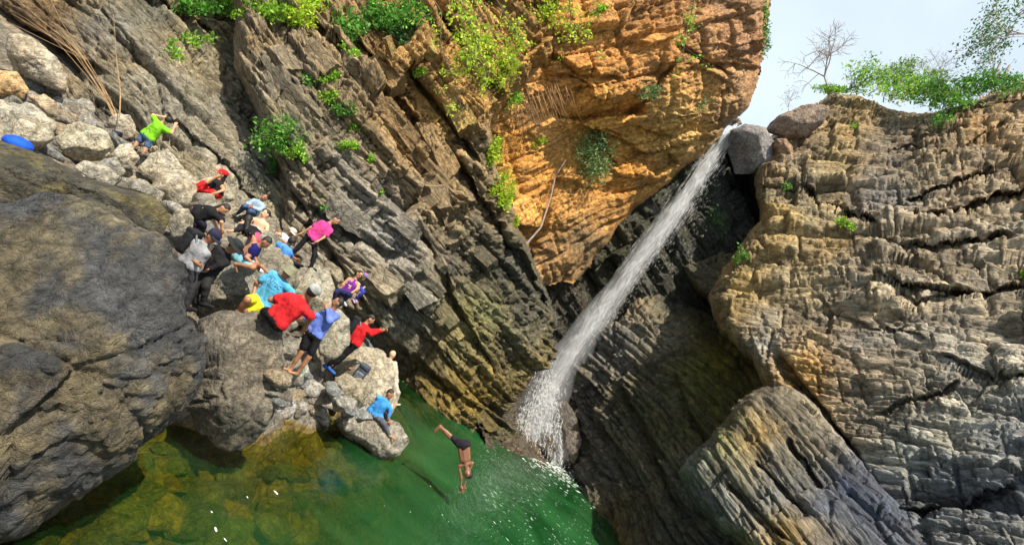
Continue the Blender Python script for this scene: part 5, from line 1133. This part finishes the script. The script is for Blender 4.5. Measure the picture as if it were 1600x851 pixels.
person('pinkp', 'person with long black hair and pink trousers leaning before the bare-chested one', dict(pel=(394, 369), nk=(386, 354), hd=(388, 347), ls=(379, 353), rs=(394, 356), le=(373, 358, -.5), lh=(365, 360, -.5), re=(392, 364, -.5), rh=(396, 370, -1), lk=(401, 374, -.6), la=(405, 384, .5), rk=(398, 377, -.6), ra=(401, 386, .5)), 12.2, 'light', (.4, -.1, .8), BLK, 'long', (.60, .07, .16), 'long', None, 'long')
person('hands', 'person in a black shirt and printed black trousers leaning on both hands', dict(pel=(308, 334), nk=(339, 329), hd=(348, 327), ls=(333, 329), rs=(343, 336), le=(333, 344, .2), lh=(340, 358, .3), re=(346, 347, -.4), rh=(347, 358, .3), lk=(304, 350), la=(301, 366, .4), rk=(317, 351), ra=(314, 367, .4)), 11.2, 'tan', (.8, .5, -.35), BLK, 'short', (.012, .013, .03), 'long', BLK, 'long')
person('grey', 'person in a grey shirt and dark cap with a black backpack at the dark boulder', dict(pel=(294, 414), nk=(320, 379), hd=(331, 371), ls=(309, 376), rs=(321, 390), le=(303, 392, .5), lh=(318, 398, .3), re=(294, 401, -.4), rh=(309, 412, -.6), lk=(292, 446), la=(284, 478), rk=(300, 446), ra=(292, 478)), 8.3, 'brown', (.93, .25, -.1), (.30, .31, .33), 'short', (.03, .03, .035), 'long', BLK, 'short', 'cap', (.02, .022, .05), .92)
person('hatm', 'person all in black under a broad-brimmed black hat', dict(pel=(318, 426), nk=(354, 394), hd=(363, 388), ls=(345, 388), rs=(355, 403), le=(333, 391, .4), lh=(323, 400, -.4), re=(344, 413, -.4), rh=(329, 420, -.4), lk=(308, 444, -.4), la=(306, 470, .3), rk=(322, 446, -.4), ra=(318, 472, .3)), 8.8, 'brown', (.75, .45, .1), BLK, 'long', (.02, .02, .021), 'long', BLK, 'short', 'brim', (.02, .022, .026), .92)
person('navy', 'person in a navy vest and pale blue shorts crouching with a white paper', dict(pel=(376, 405), nk=(404, 384), hd=(415, 379), ls=(402, 379), rs=(398, 391), le=(396, 397, .5), lh=(403, 413, .3), re=(385, 402, -.6), rh=(399, 415, -.4), lk=(398, 414, .2), la=(410, 416, -1), rk=(394, 418, -.6), ra=(368, 412, .3)), 9.6, 'brown', (.7, .6, -.1), (.012, .012, .12), 'none', (.20, .45, .52), 'short', None, 'short', None, scale=.9)
person('redhair', 'brown-haired person in sunglasses and a red shirt half hidden in the group', dict(pel=(420, 390), nk=(428, 374), hd=(433, 368), ls=(421, 371), rs=(434, 377), le=(417, 379, -.3), lh=(424, 385, -.4), re=(436, 385, -.3), rh=(430, 389, -.4), lk=(430, 395, -1), la=(438, 402, .5), rk=(425, 398, -1), ra=(430, 406, .5)), 13.2, 'light', (.75, .3, -.6), (.55, .06, .06), 'short', (.05, .06, .10), 'long', BLK, 'short', None, hairmat=M_HAIRB, glasses=True)
person('bluet', 'person in a plain bright blue shirt bending away between the rocks', dict(pel=(438, 401), nk=(447, 384), hd=(454, 379), ls=(433, 379), rs=(451, 391), le=(428, 386, .6), lh=(434, 394, .6), re=(455, 400, .5), rh=(461, 404, .5), lk=(450, 406, .3), la=(462, 412, -.6), rk=(446, 408, .3), ra=(456, 414, -.6)), 12.4, 'brown', (.6, .2, .7), (.08, .28, .72), 'short', (.03, .03, .04), 'long', BLK, 'short')
person('whitet', 'person in a white shirt and pale cap at the back of the group', dict(pel=(443, 386), nk=(449, 370), hd=(455, 364), ls=(442, 366), rs=(455, 373), le=(439, 374, -.3), lh=(446, 380, -.4), re=(458, 380, .3), rh=(462, 386, .3), lk=(455, 390, -.6), la=(464, 398, .5), rk=(450, 392, -.6), ra=(458, 400, .5)), 14.2, 'brown', (.5, .4, -.6), (.66, .70, .74), 'short', (.10, .10, .08), 'long', BLK, 'short', 'cap', (.52, .50, .42))
person('pink', 'person in a pink shirt and black leggings striding on the flat pale rock', dict(pel=(487, 371), nk=(515, 349), hd=(525, 344), ls=(503, 346), rs=(517, 358), le=(486, 355, -.2), lh=(470, 365, -.2), re=(506, 371, -.4), rh=(496, 377, -.5), lk=(467, 385), la=(449, 402), rk=(492, 397), ra=(486, 417)), 13.0, 'tan', (.65, .5, -.4), (.72, .06, .28), 'short', BLK, 'long', BLK, 'bun', slim=.84)
person('text', 'person in a light blue lettered shirt, yellow shorts and camouflage hat sitting on tan rock', dict(pel=(406, 473), nk=(440, 436), hd=(447, 429), ls=(426, 425), rs=(450, 447), le=(398, 443, -.4), lh=(395, 461, -.7), re=(456, 460, .4), rh=(446, 470, .4), lk=(387, 468, -1), la=(371, 487, .3), rk=(383, 484, -1), ra=(370, 500, .5)), 9.6, 'brown', (.25, .45, -.85), (.10, .42, .68), 'short', (.78, .66, .02), 'short', None, 'short', 'bucket', (.20, .20, .13), 1.06)
person('redt', 'person in a red shirt and grey cap seen from behind on the tall boulder', dict(pel=(431, 499), nk=(474, 466), hd=(485, 458), ls=(446, 459), rs=(480, 487), le=(423, 468, .4), lh=(436, 476, .8), re=(487, 497, .5), rh=(478, 510, .6), lk=(412, 486, 1), la=(405, 505, .5), rk=(430, 478, 1), ra=(420, 500, .5)), 8.7, 'brown', (.45, -.2, .8), (.66, .02, .025), 'short', BLK, 'short', None, 'short', 'cap', (.34, .35, .34), 1.08)
person('hood', 'person in a blue hooded top and black shorts stooping, hand to the mouth', dict(pel=(490, 521), nk=(518, 484), hd=(527, 473), ls=(511, 487), rs=(527, 492), le=(494, 493, -.2), lh=(474, 497, -.2), re=(514, 502, -.7), rh=(510, 482, -.3), lk=(470, 552, -.2), la=(451, 581, .3), rk=(483, 557, .4), ra=(464, 584, .3)), 10.9, 'brown', (-.8, .2, -.3), (.13, .20, .62), 'long', (.010, .010, .012), 'short', None, 'short', None, scale=1.0)
person('purple', 'person in a purple vest with a white mark sitting against the bedded cliff', dict(pel=(539, 458), nk=(555, 436), hd=(561, 429), ls=(546, 434), rs=(561, 442), le=(536, 444, -.3), lh=(528, 456, -.4), re=(557, 452, -.5), rh=(550, 457, -.5), lk=(525, 455, -1), la=(521, 469, .3), rk=(545, 459, -1), ra=(538, 470, .3)), 15.4, 'tan', (.5, .5, -.7), (.20, .03, .32), 'none', (.02, .025, .10), 'long', (.5, .5, .5), 'tail', glasses=True, slim=.95)
person('child', 'child in a purple cap and blue leggings beside the purple vest', dict(pel=(563, 449), nk=(567, 438), hd=(570.5, 432), ls=(562, 437), rs=(571, 441), le=(561, 444, -.5), lh=(559, 451, -.5), re=(570, 448, -.3), rh=(563, 454, -.5), lk=(567, 456, -.8), la=(556, 467, .2), rk=(563, 458, -.8), ra=(553, 468, .2)), 15.7, 'light', (.3, .5, -.7), BLK, 'short', (.03, .05, .35), 'long', (.5, .3, .5), 'short', 'cap', (.30, .18, .45), .72)
person('redj', 'person in a red jacket with a black backpack taking a picture with a phone', dict(pel=(552, 534), nk=(571, 506), hd=(579, 499), ls=(563, 505), rs=(574, 511), le=(576, 517, .3), lh=(596, 515, -.2), re=(580, 522, -.3), rh=(598, 516, -.1), lk=(532, 554), la=(508, 572), rk=(537, 556), ra=(516, 575)), 13.3, 'tan', (.85, .3, .1), (.62, .015, .02), 'long', BLK, 'long', (.04, .14, .50), 'tail', slim=.95)
person('bald', 'bald person in a cream shirt against the big pale rock', dict(pel=(611, 597), nk=(608, 563), hd=(613, 554), ls=(603, 566), rs=(616, 566), le=(606, 582, -.3), lh=(610, 596, -.4), re=(619, 581), rh=(618, 595, -.3), lk=(616, 613, -.9), la=(612, 630, .3), rk=(621, 613, -.9), ra=(617, 632, .3)), 14.9, 'light', (.6, .2, .6), (.46, .41, .33), 'long', (.4, .36, .3), 'long', None, 'bald')
person('boy', 'person in a bright blue shirt sitting on the low rock by the water', dict(pel=(583, 646), nk=(603, 623), hd=(609, 616), ls=(594, 620), rs=(606, 629), le=(591, 639, -.4), lh=(596, 653, -.4), re=(609, 640, .2), rh=(607, 651, -.3), lk=(604, 641, .6), la=(603, 657, .3), rk=(598, 659, -.4), ra=(609, 680, .1), rt=(618, 686)), 13.2, 'brown', (.65, .5, -.3), (.05, .28, .70), 'long', (.08, .085, .11), 'long', None, 'short')
person('diver', 'diver in dark trunks plunging head first above the green water', dict(pel=(724, 694), nk=(728, 728), hd=(731, 739), ls=(720, 729), rs=(734, 726), le=(721, 746), lh=(720, 759), re=(728, 746), rh=(724, 764), lk=(704, 680), la=(688, 665), rk=(703, 683), ra=(687, 667), lt=(677, 674), rt=(677, 676)), 13.0, 'dark', (-.9, .2, -.2), None, 'none', (.016, .011, .02), 'short', None, 'short', group='divers', slim=.74)

# ------------------------------------------------------------------ things they carry or left on the rocks
M_PACK = fabric('pack_cloth', (.02, .02, .023)); M_PACKG = fabric('pack_grey', (.07, .085, .11)); M_STRAP = fabric('strap', (.16, .18, .2))
def rbox(c, X, Y, Z, r=.3, n=5):
    """rounded box solid with half-axes X,Y,Z"""
    V, F = ICO[4]; e = .42
    q = np.sign(V) * np.abs(V) ** e; q = q / np.maximum(np.abs(q).max(1, keepdims=True), 1e-9) * (np.abs(V) ** .0) if False else np.sign(V) * np.abs(V) ** e
    q = q / (np.linalg.norm(q, ord=5, axis=1, keepdims=True)); q = q * 1.0
    return c + np.outer(q[:, 0], X) + np.outer(q[:, 1], Y) + np.outer(q[:, 2], Z), F
def backpack(label, c, up, out, m, sc=1.0, group=None):
    up = unit(up); out = unit(out - up * (out @ up)); sd = np.cross(up, out)
    t = thing('backpack', label, 'backpack', group, loc=tuple(c))
    link('pack_body', mesh_mix('pack_body', [rbox(0 * c, sd * .15 * sc, out * .10 * sc, up * .23 * sc)], m, .02, 3), t)
    link('front_pocket', mesh_mix('front_pocket', [rbox(out * .10 * sc - up * .07 * sc, sd * .115 * sc, out * .05 * sc, up * .11 * sc)], M_STRAP if m is M_PACKG else m, .012, 4), t)
    link('lid', mesh_mix('lid', [rbox(up * .2 * sc + out * .01, sd * .145 * sc, out * .115 * sc, up * .055 * sc)], m, .012, 5), t)
    for s_ in (-1, 1):
        a = sd * s_ * .085 * sc
        ch_ = [([a + up * .2 * sc - out * .09 * sc, a + up * .1 * sc - out * .17 * sc, a - up * .05 * sc - out * .18 * sc, a - up * .18 * sc - out * .1 * sc], [.016, .02, .02, .014])]
        link('strap', mesh_mix('strap', [tubes_mesh(ch_)], M_STRAP), t)
    return t
pp = PEOPLE['grey']; backpack('black backpack worn by the person in grey', pp['ch'] - unit(pp['fw'] - pp['up'] * (pp['fw'] @ pp['up'])) * .22, pp['up'], -pp['fw'], M_PACK, .9)
pp = PEOPLE['redj']; backpack('black backpack worn over the red jacket', pp['ch'] - unit(pp['fw'] - pp['up'] * (pp['fw'] @ pp['up'])) * .23, pp['up'], -pp['fw'], M_PACK, .9)
hp, hn, _ = hit(563, 590, ('pool_water', 'person')); backpack('grey and black backpack lying on the rocks before the big pale rock', at(564, 582, hp[1] - .12), cam_u * .8 + cam_r * .6, np.array([.1, -1, .35]), M_PACKG, 1.0)
def slab_thing(name, label, cat, c, X, Y, Z, mat):
    V = np.array([[a, b_, d] for a in (-1, 1) for b_ in (-1, 1) for d in (-1, 1)], float); F = np.array([[0, 1, 3, 2], [4, 6, 7, 5], [0, 4, 5, 1], [2, 3, 7, 6], [0, 2, 6, 4], [1, 5, 7, 3]])
    return link(name, mesh_np(name, V @ np.stack([X, Y, Z]), F, mat=mat, smooth=False), None, label, cat, loc=tuple(c))
pp = PEOPLE['redj']; hm_ = (pp['hl'] + pp['hr']) / 2 + pp['fw'] * .11 + UPV * .03
slab_thing('phone', 'dark phone held out by the person in the red jacket', 'phone', hm_, pp['rth'] * .075, UPV * .037, pp['fw'] * .005, M_BLACKP)
pp = PEOPLE['navy']; slab_thing('paper', 'small white paper in the hands of the crouching person', 'paper', (pp['hl'] + pp['hr']) / 2 + pp['fw'] * .1, pp['rth'] * .09, unit(pp['fw'] - UPV * .6) * .065, unit(UPV) * .003, M_WHITE)
pp = PEOPLE['kid']; slab_thing('camera', 'small camera held to the face of the person in green', 'camera', pp['hd'] + pp['fwh'] * .17 - UPV * .02, pp['rth'] * .06, pp['uph'] * .04, pp['fwh'] * .03, M_BLACKP)
# sandal, dark bag, blue bundle
hp, _, _ = hit(545, 576, ('pool_water', 'person', 'backpack')); V1, F1 = surface([('c', np.zeros(3), np.array([.2, .02, -.01]), .045, .038), ('c', np.array([.02, 0, .03]), np.array([.1, .01, .05]), .03, .03)], .014, .02)
link('shoe', mesh_mix('shoe', [(V1, F1)], fab((.30, .14, .06))), None, 'brown shoe lying left of the grey backpack', 'shoe', loc=tuple(hp + UPV * .03))
hp, _, _ = hit(172, 210, ('pool_water',)); q_ = at(174, 209, hp[1] - .15) - hp
link('bag', mesh_mix('bag', [rbox(np.zeros(3), cam_r * .3 - cam_u * .04, np.array([0, .15, 0]), np.array([0, 0, .09]))], fab((.03, .035, .07)), .05, 8), None, 'dark blue cloth bag left among the pale rocks', 'bag', loc=tuple(hp + q_))
hp, _, _ = hit(30, 228, ('pool_water',)); cb = at(28, 225, hp[1] + .05)
axb = unit(cam_r * .87 - cam_u * .5); ayb = unit(cam_u * .87 + cam_r * .5)
V1, F1 = ICO[4]; V1 = V1.copy(); Vb = np.outer(V1[:, 0] * .16, axb) + np.outer(np.where(V1[:, 1] > 0, V1[:, 1] * .10, V1[:, 1] * .10), ayb) + np.outer(V1[:, 2] * .17, CF)
link('bundle', mesh_mix('bundle', [(Vb, F1)], fab((.01, .09, .62)), .006, 8), None, 'bright blue rounded bundle peeking over the mossy boulder', 'bundle', loc=tuple(cb))

# ------------------------------------------------------------------ prints on clothes
def front_z(pp, off): return unit(np.cross(pp['shx'], pp['up']))
def print_text(pp, txt, size, up_off, name='shirt_print', side=0.0, mat=None):
    cu = bpy.data.curves.new(name, 'FONT'); cu.body = txt; cu.size = size; cu.align_x = 'CENTER'; cu.extrude = .003
    o = bpy.data.objects.new(name, cu); COL.objects.link(o); DG2 = refresh(); me = bpy.data.meshes.new_from_object(o.evaluated_get(DG2)); bpy.data.objects.remove(o)
    n_ = front_z(pp, 0)
    vw = CO - pp['ch']
    if n_ @ vw < 0: n_ = -n_
    x_ = unit(np.cross(pp['up'], n_)); y_ = np.cross(n_, x_)
    c = pp['ch'] + pp['up'] * up_off + x_ * side + n_ * (.115 * pp['w'] + .05)
    # wrap letters onto the chest by shooting each vertex back at the shirt
    dg = refresh(); sh = [o2 for o2 in pp['obj'].children if o2.name.startswith('shirt')][0]; mw = np.array(sh.matrix_world)[:3, 3]
    V = np.array([v.co[:] for v in me.vertices]); Wd = c + np.outer(V[:, 0], x_) + np.outer(V[:, 1], y_)
    for i, p in enumerate(Wd):
        ok, loc, nor, k = sh.ray_cast(Vector(p - mw), Vector(-n_), distance=.3)
        if ok: Wd[i] = np.array(loc) + mw + n_ * (.004 + .003 * (V[i, 2] > 0))
    for v, p in zip(me.vertices, Wd): v.co = p - pp['org']
    me.materials.append(mat or simple_mat('print_ink', (.01, .02, .08), .7)); link(name, me, pp['obj'])
print_text(PEOPLE['text'], 'NITSC', .095, .03)
print_text(PEOPLE['text'], '________', .05, -.015, 'print_line')
print_text(PEOPLE['purple'], 'L', .22, -.08, 'shirt_print', 0, M_WHITE)
def blot(pp, key, part, pts, mat, name):
    """small flat print laid on a garment where the given photo pixels look at it"""
    V = []
    for x, y in pts:
        p, n_, o_ = hit(x, y, ('pool_water',)); V.append(p - unit(ray(x, y)) * .012 - pp['org'])
    me = bpy.data.meshes.new(name); me.from_pydata([tuple(v) for v in V], [], [tuple(range(len(V)))]); me.materials.append(mat); link(name, me, pp['obj'])

DG_ = refresh()
pp_ = PEOPLE['hands']
for pts_ in ([(300, 341), (309, 340), (309, 344), (300, 345)], [(299, 348), (306, 347), (307, 353), (300, 355)]):
    if all((hit(x, y, ('pool_water',))[2] is not None and hit(x, y, ('pool_water',))[2].parent == pp_['obj']) for x, y in pts_): blot(pp_, 'hands', 'trousers', pts_, M_WHITE, 'white_print')
